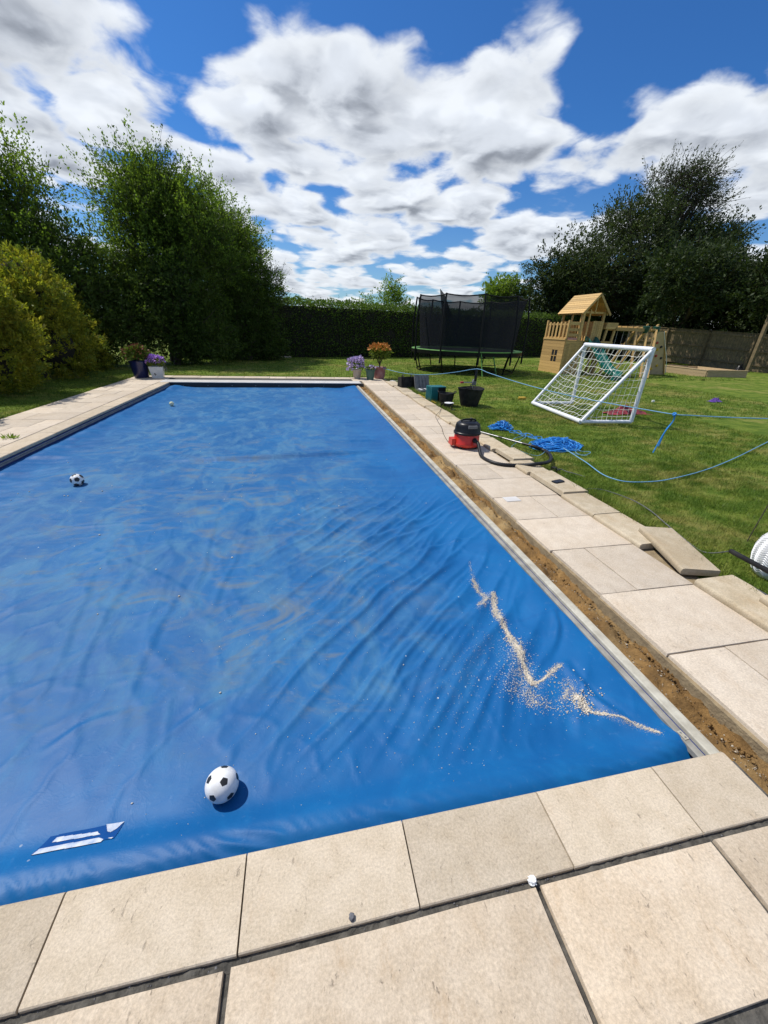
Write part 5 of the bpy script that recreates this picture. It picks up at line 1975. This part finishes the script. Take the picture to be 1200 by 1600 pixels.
# slide
sl = [(1.28, 0.0, 1.56), (1.28, -0.25, 1.50), (1.28, -0.7, 1.15), (1.29, -1.2, 0.74), (1.30, -1.65, 0.40), (1.31, -2.0, 0.24), (1.32, -2.35, 0.19)]
ss = spline(sl, 5)
b = MB()
prof_s = [(-0.24, 0.20), (-0.26, 0.19), (-0.25, 0.02), (-0.20, -0.03), (0.20, -0.03), (0.25, 0.02), (0.26, 0.19), (0.24, 0.20), (0.215, 0.05), (0.17, 0.0), (-0.17, 0.0), (-0.215, 0.05)]
vs, fs = [], []
for q in ss:
    for (px, pz) in prof_s:
        vs.append((q.x + px, q.y, q.z + pz))
n = len(prof_s)
for i in range(len(ss) - 1):
    for j in range(n):
        j2 = (j + 1) % n
        fs.append((i * n + j, i * n + j2, (i + 1) * n + j2, (i + 1) * n + j))
fs.append(tuple(range(n)))
fs.append(tuple((len(ss) - 1) * n + j for j in reversed(range(n))))
b.add(vs, fs)
b.build('slide', 'slide_green', tower, 40)
MB().box((1.1, -2.45, 0.0), (1.54, -2.30, 0.17)).build('slide_foot', 'slide_green', tower)

# step frame to the right of the tower
for (x, y, zt) in ((1.98, -0.05, 2.12), (2.42, -0.05, 2.12), (1.98, 0.5, 2.12), (2.42, 0.5, 2.12)):
    tbeam('frame_post', (x - 0.12, y, 0), (x + 0.08, y, zt), 0.09, 0.09)
tb('frame_top', (1.94, -0.12, 2.10), (2.58, 0.6, 2.20))
tb('frame_top', (1.97, -0.10, 2.2), (2.60, 0.58, 2.38), 'timber')
tb('frame_step', (1.83, -0.16, 1.42), (2.48, 0.55, 1.55))
tb('frame_step', (1.80, -0.2, 0.75), (2.42, 0.5, 0.85))
# swing beams
tbeam('swing_beam', (2.5, -0.12, 2.12), (4.75, -0.12, 2.12), 0.10, 0.14)
tbeam('swing_beam', (2.5, 0.55, 2.12), (4.75, 0.55, 2.12), 0.10, 0.14)
for k in range(6):
    tb('monkey_rung', (2.75 + k * 0.34, -0.1, 2.20), (2.83 + k * 0.34, 0.55, 2.26))
for x in (2.62, 2.90, 3.25, 3.58):
    MB().tube([(x, 0.2, 2.15), (x - 0.02, 0.2, 0.55)], 0.012, 5).build('swing_chain', 'chain', tower, 60)
for x in (2.76, 3.41):
    MB().box((x - 0.2, 0.08, 0.50), (x + 0.2, 0.32, 0.56)).build('swing_seat', 'slide_green', tower)
# A frames
for x in (3.70, 4.30):
    tbeam('a_frame_leg', (x, -0.1, 2.25), (x + 0.0, 1.35, 0), 0.09, 0.09)
    tbeam('a_frame_leg', (x, -0.05, 2.25), (x - 0.55, -1.10, 0), 0.09, 0.09)
    tbeam('a_frame_tie', (x, -0.55, 1.35), (x, 0.48, 1.35), 0.05, 0.10)
tbeam('cross_rail', (3.55, 0.50, 1.40), (4.55, 0.50, 1.40), 0.05, 0.13)
tbeam('a_frame_leg', (4.78, -0.12, 2.32), (3.92, -1.35, 0), 0.10, 0.10)
for k in range(6):
    t = 0.12 + k * 0.16
    q = Vector((4.78, -0.12, 2.32)).lerp(Vector((3.92, -1.35, 0)), 1 - t)
    tb('ladder_rung', (q.x - 0.28, q.y - 0.03, q.z - 0.025), (q.x + 0.06, q.y + 0.03, q.z + 0.025))
for (x, y) in ((4.20, -0.12), (4.78, -0.14)):
    MB().lathe([(0.0, 1.98), (0.10, 1.98), (0.15, 2.14), (0.16, 2.28), (0.12, 2.30), (0.0, 2.30)], 8, (x, y, 0)).build('corner_bracket', 'bracket_green', tower)
    MB().lathe([(0.055, 2.30), (0.055, 2.38), (0.0, 2.40)], 10, (x + 0.02, y, 0)).build('beam_end', 'timber', tower)
# climbing wall
wA, wB, wC, wD = Vector((5.35, 0.50, 0)), Vector((6.70, 0.50, 0)), Vector((5.46, -0.02, 2.08)), Vector((4.86, -0.02, 2.08))
wl = MB()
vs = [wA, wB, wC, wD]
for q in ((Vector((5.45, 0.55, 0))), Vector((6.45, 0.55, 0)), Vector((5.30, -0.05, 2.1)), Vector((4.82, -0.05, 2.1))):
    pass
th = Vector((0, 0.05, 0.0))
wl.add(vs + [v + th for v in vs], [(0, 1, 2, 3), (7, 6, 5, 4), (0, 4, 5, 1), (1, 5, 6, 2), (2, 6, 7, 3), (3, 7, 4, 0)])
wall = wl.build('climbing_wall', 'plywood', tower)
tbeam('wall_edge', tuple(wB + Vector((0, -0.02, 0))), tuple(wC + Vector((0, -0.02, 0))), 0.06, 0.06)
for (u, v, mt_) in ((0.35, 0.14, 'hold_yellow'), (0.62, 0.22, 'hold_yellow'), (0.22, 0.28, 'hold_red'), (0.48, 0.45, 'hold_red'), (0.40, 0.75, 'hold_red'), (0.80, 0.40, 'hold_black'), (0.74, 0.66, 'hold_black'), (0.15, 0.08, 'hold_black'), (0.5, 0.6, 'hold_yellow')):
    q = wA.lerp(wB, u).lerp(wD.lerp(wC, u), v)
    MB().lathe([(0.0, 0.0), (0.07, 0.0), (0.055, 0.05), (0.0, 0.065)], 8, M=Matrix.Translation(q + Vector((0, -0.001, 0))) @ Matrix.Rotation(RAD(90), 4, 'X')).build('hand_hold', mt_, wall)
MB().tube(spline([wC + Vector((-0.1, -0.04, 0)), wC + Vector((0.15, -0.08, -0.6)), wC + Vector((0.55, -0.05, -1.3)), wC + Vector((0.9, 0.1, -1.95))], 6), 0.016, 6).build('climbing_rope', 'net_cord', tower, 60)

# ---- timber sandpit
sp_ = empty('sandpit', (20.9, 17.75, -0.03), 0, 'low pale timber sandpit on the lawn before the fence', 'sandpit')
SW, SD, SHh = 2.55, 2.9, 0.34
for k in range(2):
    z0, z1 = k * SHh / 2, (k + 1) * SHh / 2 - 0.008
    MB().box((-0.02, -0.05, z0), (SW + 0.02, 0.0, z1)).build('plank', 'timber_pale', sp_)
    MB().box((-0.05, 0.0, z0), (0.0, SD, z1)).build('plank', 'timber_pale', sp_)
    MB().box((SW, 0.0, z0), (SW + 0.05, SD, z1)).build('plank', 'timber_pale', sp_)
    MB().box((-0.02, SD, z0), (SW + 0.02, SD + 0.05, z1)).build('plank', 'timber_pale', sp_)
MB().box((-0.07, -0.07, SHh), (SW + 0.07, 0.10, SHh + 0.03)).build('cap_board', 'timber_pale', sp_)
MB().box((-0.07, 0.10, SHh), (0.10, SD + 0.07, SHh + 0.03)).build('cap_board', 'timber_pale', sp_)
MB().box((0.0, 0.0, 0.0), (SW, SD, 0.2)).build('sand_fill', 'sand', sp_)
MB().box((0.2, 1.6, 0.37), (0.45, 2.7, 0.41)).build('loose_board', 'fence_wood', sp_)
g = Vector((27.4, 20.8, 0))
rag('rubbish_sack', 'crumpled black sack at the foot of the tall fence post', Vector((26.6, 20.6, 0)), 0.6, 0.3, 0.55, 'black_plastic', 5.5, 'sack')

# ---- boundary fence
F0, F1 = Vector((26.1, 30.0, 0.45)), Vector((29.0, 20.75, -0.02))
fd = (F1 - F0)
F2_ = F1 + fd * 0.8
fence = empty('boundary_fence', tuple(F1), 0, 'dark weathered board fence behind the sandpit, under the trees', 'fence')
Lf = (F2_ - F0).length
fdir = (F2_ - F0).normalized()
flat = Vector((fdir.x, fdir.y, 0)).normalized()
nrm = Vector((flat.y, -flat.x, 0))
if nrm.dot(Vector((-1, -1, 0))) < 0:
    nrm = -nrm
FH = 2.12
b = MB()
nbd = int(Lf / 0.15)
for k in range(nbd):
    p0 = F0 + fdir * (k * 0.15) - F1
    p1 = F0 + fdir * (k * 0.15 + 0.144) - F1
    d0 = random.uniform(-0.006, 0.006)
    hh = FH + random.uniform(-0.015, 0.015)
    o_ = -nrm * (0.02 + d0)
    o2 = -nrm * (0.008 + d0)
    b.add([p0 + o_ + Vector((0, 0, -0.1)), p1 + o2 + Vector((0, 0, -0.1)), p1 + o2 + Vector((0, 0, hh)), p0 + o_ + Vector((0, 0, hh)),
           p0 + o_ - nrm * 0.012 + Vector((0, 0, -0.1)), p1 + o2 - nrm * 0.012 + Vector((0, 0, -0.1)), p1 + o2 - nrm * 0.012 + Vector((0, 0, hh)), p0 + o_ - nrm * 0.012 + Vector((0, 0, hh))],
          [(0, 1, 2, 3), (7, 6, 5, 4), (0, 4, 5, 1), (1, 5, 6, 2), (2, 6, 7, 3), (3, 7, 4, 0)])
o = b.build('boards', 'fence_wood', fence)
o['kind'] = 'stuff'
for z in (0.35, 1.15, 1.98):
    MB().beam(tuple(F0 - F1 + nrm * 0.03 + Vector((0, 0, z))), tuple(F2_ - F1 + nrm * 0.03 + Vector((0, 0, z))), 0.06, 0.09).build('rail', 'fence_wood', fence)
MB().beam(tuple(F0 - F1 + Vector((0, 0, FH + 0.03))), tuple(F2_ - F1 + Vector((0, 0, FH + 0.03))), 0.09, 0.04).build('top_cap', 'fence_wood', fence)
k = 0.4
while k < Lf:
    q = F0 + fdir * k - F1 + nrm * 0.11
    MB().box((q.x - 0.06, q.y - 0.06, q.z - 0.1), (q.x + 0.06, q.y + 0.06, q.z + FH - 0.02)).build('post', 'fence_wood', fence)
    k += 2.7
q = Vector((27.45, 20.75, 0))
tp = MB().box((-0.09, -0.09, 0), (0.09, 0.09, 3.3)).build('tall_post', 'fence_wood', None, None, tuple(q))
tag(tp, 'tall dark timber post standing in front of the fence at the right edge', 'post')


# ================================================================== VEGETATION
def sprays(blobs, n, per, tl, size, R, up=0.5, out=1.0, asp=0.5, inner=0.45, jit=0.10, lean=(0, 0, 0), zmin=0.05, clump=0):
    """twigs spread through the blobs; leaves along each twig. returns leaf V,F and twig start/end"""
    B = np.array(blobs, float)
    if clump:                       # break every mass into a heart and smaller clumps round it
        nb = []
        for q in B:
            nb.append([q[0], q[1], q[2], q[3] * 0.62, q[4] * 0.62, q[5] * 0.62])
            for k in range(clump):
                w = R.normal(0, 1, 3)
                w /= np.linalg.norm(w)
                s = R.uniform(0.30, 0.48)
                c = q[:3] + w * q[3:6] * (1.0 - 0.72 * s)
                nb.append([c[0], c[1], c[2], q[3] * s, q[4] * s, q[5] * s])
        B = np.array(nb)
    wgt = (B[:, 3] * B[:, 4] + B[:, 3] * B[:, 5] + B[:, 4] * B[:, 5])
    idx = R.choice(len(B), n, p=wgt / wgt.sum())
    u = R.normal(0, 1, (n, 3))
    u /= np.linalg.norm(u, axis=1)[:, None]
    r = inner + (1 - inner) * R.rand(n) ** 0.6
    lump = 1 + 0.16 * np.sin(u[:, 0] * 6.1 + idx * 2.0) * np.cos(u[:, 1] * 5.3 + u[:, 2] * 4.7 + idx)
    st = B[idx, :3] + u * B[idx, 3:6] * (r * lump)[:, None]
    d = u * out + R.normal(0, 0.45, (n, 3)) + np.array([0, 0, up]) + np.array(lean)
    d /= np.linalg.norm(d, axis=1)[:, None]
    L = tl * R.uniform(0.45, 1.4, n)
    ok = st[:, 2] > zmin
    st, d, L = st[ok], d[ok], L[ok]
    n = len(st)
    t = R.rand(n, per)
    P = st[:, None] + d[:, None] * (L[:, None] * t)[:, :, None] + R.normal(0, jit, (n, per, 3)) * (1.1 - 0.8 * t)[:, :, None]
    P = P.reshape(-1, 3)
    dd = np.repeat(d, per, axis=0)
    ok = P[:, 2] > zmin
    V, F = leaf_cloud(P[ok], size, R, asp, 0.2, dd[ok] * 0.8)
    return V, F, st, st + d * L[:, None]


def twig_quads(a, b, w, R):
    d = b - a
    s = np.cross(d, R.normal(0, 1, a.shape))
    s /= np.linalg.norm(s, axis=1)[:, None] + 1e-9
    V = np.stack([a - s * w, a + s * w, b + s * w * 0.3, b - s * w * 0.3], 1).reshape(-1, 3)
    s2 = np.cross(d, s)
    s2 /= np.linalg.norm(s2, axis=1)[:, None] + 1e-9
    V2 = np.stack([a - s2 * w, a + s2 * w, b + s2 * w * 0.3, b - s2 * w * 0.3], 1).reshape(-1, 3)
    V = np.concatenate([V, V2])
    return V, np.arange(len(V)).reshape(-1, 4)


def tree(name, label, base, blobs, n, per, tl, size, mat, seed, cat='tree', group=None, trunk_r=0.16, up=0.5, out=1.0, asp=0.5, inner=0.45, jit=0.10, lean=(0, 0, 0), limbs=7, stems=1, twig_w=0.009, twig_every=2, crown='crown', second=None, clump=11):
    R = np.random.RandomState(seed)
    root = empty(name, tuple(base), 0, label, cat, group)
    bs = np.array(base)
    V, F, a, b = sprays(blobs, n, per, tl, size, R, up, out, asp, inner, jit, lean, clump=clump)
    link(crown, np_mesh(crown, V - bs, F, mat), root)
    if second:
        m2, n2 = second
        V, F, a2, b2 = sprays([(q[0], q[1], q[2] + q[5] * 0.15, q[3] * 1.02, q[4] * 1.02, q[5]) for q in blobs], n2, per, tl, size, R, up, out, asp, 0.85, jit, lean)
        link('sunlit_shoots', np_mesh('sunlit_shoots', V - bs, F, m2), root)  # brighter leaf colour on the outer crown paints in sunlit highlights
    br = MB()
    rr = random.Random(seed)
    top = np.array([q[:3] for q in blobs]).mean(0)
    for s in range(stems):
        off = np.array([rr.uniform(-0.3, 0.3), rr.uniform(-0.3, 0.3), 0]) * (stems > 1)
        mid = bs + (top - bs) * 0.55 + np.array([rr.uniform(-0.2, 0.2), rr.uniform(-0.2, 0.2), 0])
        path = spline([tuple(off), tuple(off * 0.8 + (mid - bs) * 0.5), tuple(mid - bs), tuple(top - bs)], 5)
        br.tube(path, [trunk_r * (1 - 0.75 * i / (len(path) - 1)) for i in range(len(path))], 7)
    trunk_top = mid - bs
    for q in blobs:
        c = np.array(q[:3]) - bs
        for k in range(limbs):
            uu = np.array([rr.gauss(0, 1), rr.gauss(0, 1), rr.gauss(0.5, 0.8)])
            uu /= np.linalg.norm(uu) + 1e-9
            e = c + uu * np.array(q[3:6]) * 0.95
            s0 = trunk_top * rr.uniform(0.5, 1.0)
            m1 = s0 * 0.45 + c * 0.35 + e * 0.2
            path = spline([tuple(s0), tuple(m1), tuple(e)], 5)
            br.tube(path, [trunk_r * 0.34 * (1 - 0.9 * i / (len(path) - 1)) for i in range(len(path))], 5)
    br.build('trunk', 'bark', root, 60)
    V, F = twig_quads(a[::twig_every] - bs, b[::twig_every] - bs, twig_w, R)
    link('twigs', np_mesh('twigs', V, F, 'bark'), root)
    return root


# golden conifers along the left lawn edge
gc = 'golden conifers beside the left lawn'


def conifer(label, x, y, r, h, seed):
    R = np.random.RandomState(seed)
    root = empty('golden_conifer', (x, y, -0.05), 0, label, 'conifer', gc)
    blobs = [(0, 0, h * 0.30, r, r, h * 0.36), (0, 0.05, h * 0.62, r * 0.82, r * 0.82, h * 0.32), (0.05, 0, h * 0.80, r * 0.5, r * 0.5, h * 0.20)]
    for k in range(9):
        a = R.uniform(0, 6.28)
        z = R.uniform(0.12, 0.85) * h
        rr_ = r * (0.95 if z < 0.5 * h else 0.70)
        s = R.uniform(0.26, 0.42) * r
        blobs.append((rr_ * 0.85 * math.cos(a), rr_ * 0.85 * math.sin(a), z, s, s, s * 1.3))
    V, F, a, b = sprays(blobs, 2000, 19, 0.24, 0.098, R, 0.5, 0.9, 0.34, 0.72, 0.035)
    link('foliage', np_mesh('foliage', V, F, 'leaf_gold'), root)
    V, F, a, b = sprays([(q[0], q[1], q[2] + 0.05, q[3] * 1.03, q[4] * 1.03, q[5] * 1.03) for q in blobs], 600, 16, 0.2, 0.095, R, 0.7, 0.8, 0.32, 0.93, 0.035)
    link('lime_tips', np_mesh('lime_tips', V, F, 'leaf_lime'), root)  # lime coloured sprays spread over the outer shell
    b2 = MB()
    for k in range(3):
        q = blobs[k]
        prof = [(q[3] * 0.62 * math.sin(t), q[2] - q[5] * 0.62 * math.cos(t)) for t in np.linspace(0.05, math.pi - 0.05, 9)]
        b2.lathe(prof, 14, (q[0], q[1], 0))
    b2.build('inner_core', 'core_dark', root, 60)  # solid dark core inside the leaves keeps the bush opaque
    MB().tube([(0, 0, 0), (0, 0, h * 0.7)], [0.10, 0.03], 7).build('trunk', 'bark', root, 60)
    return root


conifer('golden conifer at the left edge, nearest the camera', -7.65, 8.7, 1.15, 2.9, 61)
conifer('golden conifer in the middle of the left row', -7.75, 11.9, 1.15, 3.0, 62)
conifer('tall golden conifer at the far end of the left row', -8.0, 15.0, 1.5, 3.5, 63)
conifer('golden conifer behind the left row, against the trees', -8.6, 17.6, 1.3, 3.0, 64)

lt = 'trees on the left boundary'
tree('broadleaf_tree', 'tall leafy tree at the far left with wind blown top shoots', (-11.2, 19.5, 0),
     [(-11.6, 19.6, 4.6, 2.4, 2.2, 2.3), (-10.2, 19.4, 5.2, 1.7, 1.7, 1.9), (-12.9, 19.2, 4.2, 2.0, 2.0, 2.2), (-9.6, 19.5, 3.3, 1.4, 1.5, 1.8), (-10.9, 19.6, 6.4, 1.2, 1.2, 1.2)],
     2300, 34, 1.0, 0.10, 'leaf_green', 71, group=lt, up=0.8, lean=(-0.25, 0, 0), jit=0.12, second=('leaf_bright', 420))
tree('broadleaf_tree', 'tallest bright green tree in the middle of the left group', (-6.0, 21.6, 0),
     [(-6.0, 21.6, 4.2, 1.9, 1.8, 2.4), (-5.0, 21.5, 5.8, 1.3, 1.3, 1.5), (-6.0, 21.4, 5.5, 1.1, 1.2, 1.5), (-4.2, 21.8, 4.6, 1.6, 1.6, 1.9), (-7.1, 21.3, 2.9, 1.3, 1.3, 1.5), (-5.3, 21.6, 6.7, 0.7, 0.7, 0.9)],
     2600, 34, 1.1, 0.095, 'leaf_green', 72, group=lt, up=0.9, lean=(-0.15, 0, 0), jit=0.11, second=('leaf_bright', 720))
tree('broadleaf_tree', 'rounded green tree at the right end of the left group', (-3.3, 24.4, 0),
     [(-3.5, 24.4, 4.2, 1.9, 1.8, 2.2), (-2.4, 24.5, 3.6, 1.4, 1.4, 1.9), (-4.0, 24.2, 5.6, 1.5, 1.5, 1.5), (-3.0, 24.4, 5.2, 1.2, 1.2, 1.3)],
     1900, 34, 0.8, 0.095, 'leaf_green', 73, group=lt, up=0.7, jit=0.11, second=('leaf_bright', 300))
tree('sparse_tree', 'thin nearly bare tree at the right end of the left trees', (-1.5, 25.2, 0),
     [(-1.5, 25.2, 3.4, 0.9, 0.9, 1.2), (-1.2, 25.2, 2.6, 0.8, 0.8, 1.0)], 420, 5, 0.7, 0.075, 'leaf_grey', 74, group=lt, trunk_r=0.06, up=0.5, twig_w=0.008, limbs=10, twig_every=1)
tree('dark_shrub', 'dark shrubby tree low in the left group behind the conifers', (-8.6, 19.0, 0),
     [(-8.8, 18.9, 1.9, 1.7, 1.3, 1.9), (-7.4, 19.2, 1.6, 1.4, 1.2, 1.7), (-8.2, 19.2, 3.2, 1.4, 1.2, 1.4)], 1400, 20, 0.6, 0.12, 'leaf_deep', 75, group=lt, up=0.2, jit=0.12, stems=3, second=('leaf_green', 200))
tree('dark_shrub', 'dark spreading shrub under the tallest left tree', (-5.4, 20.3, 0),
     [(-5.9, 20.3, 1.7, 1.6, 1.2, 1.8), (-4.4, 20.8, 1.5, 1.5, 1.2, 1.7), (-5.2, 20.5, 3.1, 1.6, 1.2, 1.3)], 1500, 20, 0.6, 0.12, 'leaf_deep', 76, group=lt, up=0.2, jit=0.12, stems=3, second=('leaf_green', 90))
tree('dark_shrub', 'dark shrub where the left trees meet the back hedge', (-2.8, 23.3, 0),
     [(-3.3, 23.2, 1.6, 1.4, 1.0, 1.7), (-2.0, 23.7, 1.4, 1.2, 1.0, 1.6), (-2.9, 23.4, 2.8, 1.3, 1.0, 1.2)], 1300, 20, 0.6, 0.12, 'leaf_deep', 77, group=lt, up=0.2, jit=0.12, stems=3)
tree('flowering_shrub', 'pale greyish white shrub above the left conifers', (-11.0, 16.6, 0),
     [(-11.0, 16.6, 3.2, 1.3, 1.2, 1.2), (-10.2, 16.8, 2.6, 1.2, 1.1, 1.3), (-12.2, 16.4, 2.8, 1.4, 1.2, 1.6)], 900, 20, 0.5, 0.10, 'leaf_white', 78, group=lt, up=0.3, jit=0.12, stems=2)
tree('broadleaf_tree', 'leafy tree beyond the nearest conifer, mostly out of view', (-14.5, 15.0, 0),
     [(-14.5, 15.0, 4.0, 2.4, 2.4, 2.4), (-13.6, 16.6, 3.0, 2.0, 2.0, 2.2)], 600, 16, 0.9, 0.15, 'leaf_green', 79, group=lt, up=0.6, jit=0.12)


# back hedge
def hedge(label, A, B, h, thick, n, seed):
    R = np.random.RandomState(seed)
    A, B = np.array(A, float), np.array(B, float)
    L = np.linalg.norm(B - A)
    d = (B - A) / L
    nn = np.array([d[1], -d[0]])
    if nn[1] > 0:
        nn = -nn
    root = empty('clipped_hedge', ((A[0] + B[0]) / 2, (A[1] + B[1]) / 2, 0), 0, label, 'hedge')
    c0 = np.array([(A[0] + B[0]) / 2, (A[1] + B[1]) / 2, 0])
    s = R.rand(n) * L
    face = R.rand(n)
    front = face < 0.62
    dep = np.where(front, thick / 2 * (0.80 + 0.25 * R.rand(n)), R.uniform(-thick / 2, thick / 2, n))
    z = np.where(front, h * R.rand(n), h * (0.90 + 0.13 * R.rand(n)))
    wob = 0.17 * fbm(s * 0.9 + seed, z * 1.1, 3)
    dep = dep + np.where(front, wob * 1.6, 0)
    z = z + np.where(front, 0, 0.34 * fbm(s * 0.8 + seed * 2, dep, 3) + 0.06)
    P = np.stack([A[0] + d[0] * s + nn[0] * dep, A[1] + d[1] * s + nn[1] * dep, z], 1)
    out = np.stack([np.where(front, nn[0], 0), np.where(front, nn[1], 0), np.where(front, 0.3, 0.9)], 1)
    V, F = leaf_cloud(P, 0.105, R, 0.6, 0.3, out)
    link('foliage', np_mesh('foliage', V - c0, F, 'leaf_hedge'), root)
    # stray shoots standing out of the clipped top
    m = int(L * 9)
    s = R.rand(m) * L
    a = np.stack([A[0] + d[0] * s, A[1] + d[1] * s, np.full(m, h) + 0.1 * fbm(s * 0.8, s * 0, 2)], 1)
    b = a + np.stack([R.normal(0, 0.08, m), R.normal(0, 0.08, m), 0.15 + 0.55 * R.rand(m) ** 2.5], 1)
    t = R.rand(m, 6)
    P = (a[:, None] + (b - a)[:, None] * t[:, :, None]).reshape(-1, 3)
    V, F = leaf_cloud(P, 0.09, R, 0.5, 0.8)
    link('top_shoots', np_mesh('top_shoots', V - c0, F, 'leaf_green'), root)
    M = Matrix(((d[0], nn[0], 0, 0), (d[1], nn[1], 0, 0), (0, 0, 1, 0), (0, 0, 0, 1)))
    MB().box((-L / 2, -thick * 0.42, 0), (L / 2, thick * 0.40, h * 0.93), M).build('inner_core', 'core_dark', root)  # solid dark box behind the leaves keeps the hedge opaque
    return root


hedge('long dark clipped hedge closing the back of the lawn', (-6.5, 24.6), (15.6, 31.6), 3.0, 1.3, 38000, 81)
hedge('clipped dark hedge right of the trampoline, behind the play tower', (15.6, 31.6), (40.0, 38.5), 3.1, 1.3, 26000, 82)

tree('young_tree', 'slender young tree rising behind the hedge left of the trampoline', (7.1, 33.0, 0),
     [(6.9, 33.0, 4.0, 0.8, 0.8, 0.9), (7.6, 33.0, 3.4, 0.9, 0.8, 0.8), (5.2, 33.0, 3.3, 0.5, 0.5, 0.5)], 260, 12, 0.7, 0.15, 'leaf_bright', 83, trunk_r=0.06, up=0.9, jit=0.12, limbs=4)

rt = 'trees on the right boundary'
tree('windswept_tree', 'big dense grey green tree behind the play tower and fence', (29.0, 33.5, 0),
     [(26.4, 33.5, 7.4, 3.8, 3.0, 3.2), (30.6, 33.6, 7.6, 3.8, 3.0, 3.0), (27.0, 33.5, 10.2, 2.5, 2.2, 2.3), (23.4, 33.5, 6.8, 2.7, 2.4, 2.7), (34.0, 33.5, 7.6, 3.0, 2.6, 2.8), (35.4, 33.6, 9.4, 1.9, 1.7, 1.5)],
     4000, 17, 1.2, 0.19, 'leaf_grey', 91, group=rt, trunk_r=0.45, up=0.4, lean=(0.25, 0, 0), jit=0.16, limbs=9, twig_w=0.014)
tree('upper_branches', 'loose bare upper branches of the big right tree against the sky', (30.2, 34.6, 0),  # upper part of the big tree, built with a stem of its own
     [(30.6, 34.5, 12.4, 2.6, 2.0, 2.0), (33.2, 34.5, 11.6, 2.4, 2.0, 1.9), (32.0, 34.5, 13.2, 2.2, 1.8, 1.3)],
     1000, 10, 1.5, 0.15, 'leaf_grey', 92, twig_every=1, group=rt, trunk_r=0.34, up=0.25, lean=(0.6, 0, 0.1), jit=0.14, limbs=22, twig_w=0.02)
tree('evergreen_tree', 'dark evergreen tree directly behind the play tower', (22.5, 35.2, 0),
     [(22.3, 35.0, 3.4, 2.8, 2.2, 3.4), (20.0, 35.4, 3.0, 2.2, 2.0, 3.0), (24.2, 35.0, 4.4, 2.4, 2.2, 3.0), (21.4, 35.0, 6.0, 1.8, 1.6, 1.9), (26.5, 35.0, 3.2, 2.4, 1.6, 3.0), (18.6, 35.2, 2.4, 1.6, 1.4, 2.2)],
     2800, 18, 0.8, 0.20, 'leaf_dusk', 93, group=rt, trunk_r=0.25, up=0.2, jit=0.15, stems=2, second=('leaf_grey', 260))
tree('small_tree', 'small bright green tree rising behind the trampoline on the right', (17.6, 36.2, 0),
     [(17.6, 36.0, 4.6, 1.2, 1.1, 1.6), (16.9, 36.0, 4.2, 0.8, 0.8, 1.0), (18.6, 36.2, 4.0, 1.2, 1.1, 1.6)],
     560, 18, 0.8, 0.2, 'leaf_bright', 94, group=rt, trunk_r=0.12, up=0.7, jit=0.15)
tree('evergreen_tree', 'very dark evergreen leaning over the fence at its left half', (29.3, 29.0, 0),
     [(29.2, 29.2, 3.4, 2.6, 2.4, 3.2), (31.5, 27.2, 3.2, 2.5, 2.4, 3.1), (28.0, 31.0, 4.4, 2.6, 2.4, 3.2), (31.0, 28.5, 5.6, 2.4, 2.2, 2.4), (25.6, 26.4, 5.6, 2.4, 2.2, 1.9), (26.6, 24.4, 5.3, 2.2, 2.0, 1.6)],  # last two masses reach out past the fence, shaped to shade it
     2900, 18, 0.8, 0.215, 'leaf_dusk', 95, group=rt, trunk_r=0.25, up=0.1, jit=0.16, stems=2)
tree('evergreen_tree', 'very dark evergreen overhanging the right end of the fence', (33.2, 24.0, 0),
     [(33.0, 24.6, 3.4, 2.4, 2.4, 3.2), (34.8, 21.6, 3.2, 2.5, 2.4, 3.2), (33.8, 24.2, 5.2, 2.0, 2.2, 2.2), (28.4, 22.0, 5.2, 2.4, 2.2, 1.5), (30.6, 19.6, 5.2, 2.4, 2.2, 1.6)],  # last two masses brought forward as well, added to shade the fence
     2600, 18, 0.8, 0.215, 'leaf_dusk', 96, group=rt, trunk_r=0.25, up=0.1, jit=0.16, stems=2)
tree('yellow_green_tree', 'yellow green tree at the right edge above the dark evergreens', (37.5, 28.5, 0),
     [(37.2, 28.4, 6.2, 2.0, 2.0, 1.8), (38.4, 27.4, 5.4, 2.2, 2.0, 2.2), (36.2, 29.4, 4.8, 1.8, 1.6, 2.0)],
     1100, 18, 0.9, 0.17, 'leaf_lime', 97, group=rt, trunk_r=0.2, up=0.6, jit=0.16)
tree('evergreen_tree', 'dark evergreen filling the gap between the play tower and the fence', (31.5, 33.0, 0),
     [(27.5, 36.5, 3.0, 2.4, 1.6, 3.0), (31.0, 34.5, 3.2, 2.6, 2.2, 3.2), (34.5, 31.0, 3.4, 2.6, 2.2, 3.4), (37.0, 27.0, 3.2, 2.6, 2.4, 3.2)],
     2200, 18, 0.8, 0.225, 'leaf_dusk', 98, group=rt, trunk_r=0.25, up=0.1, jit=0.16, stems=2)
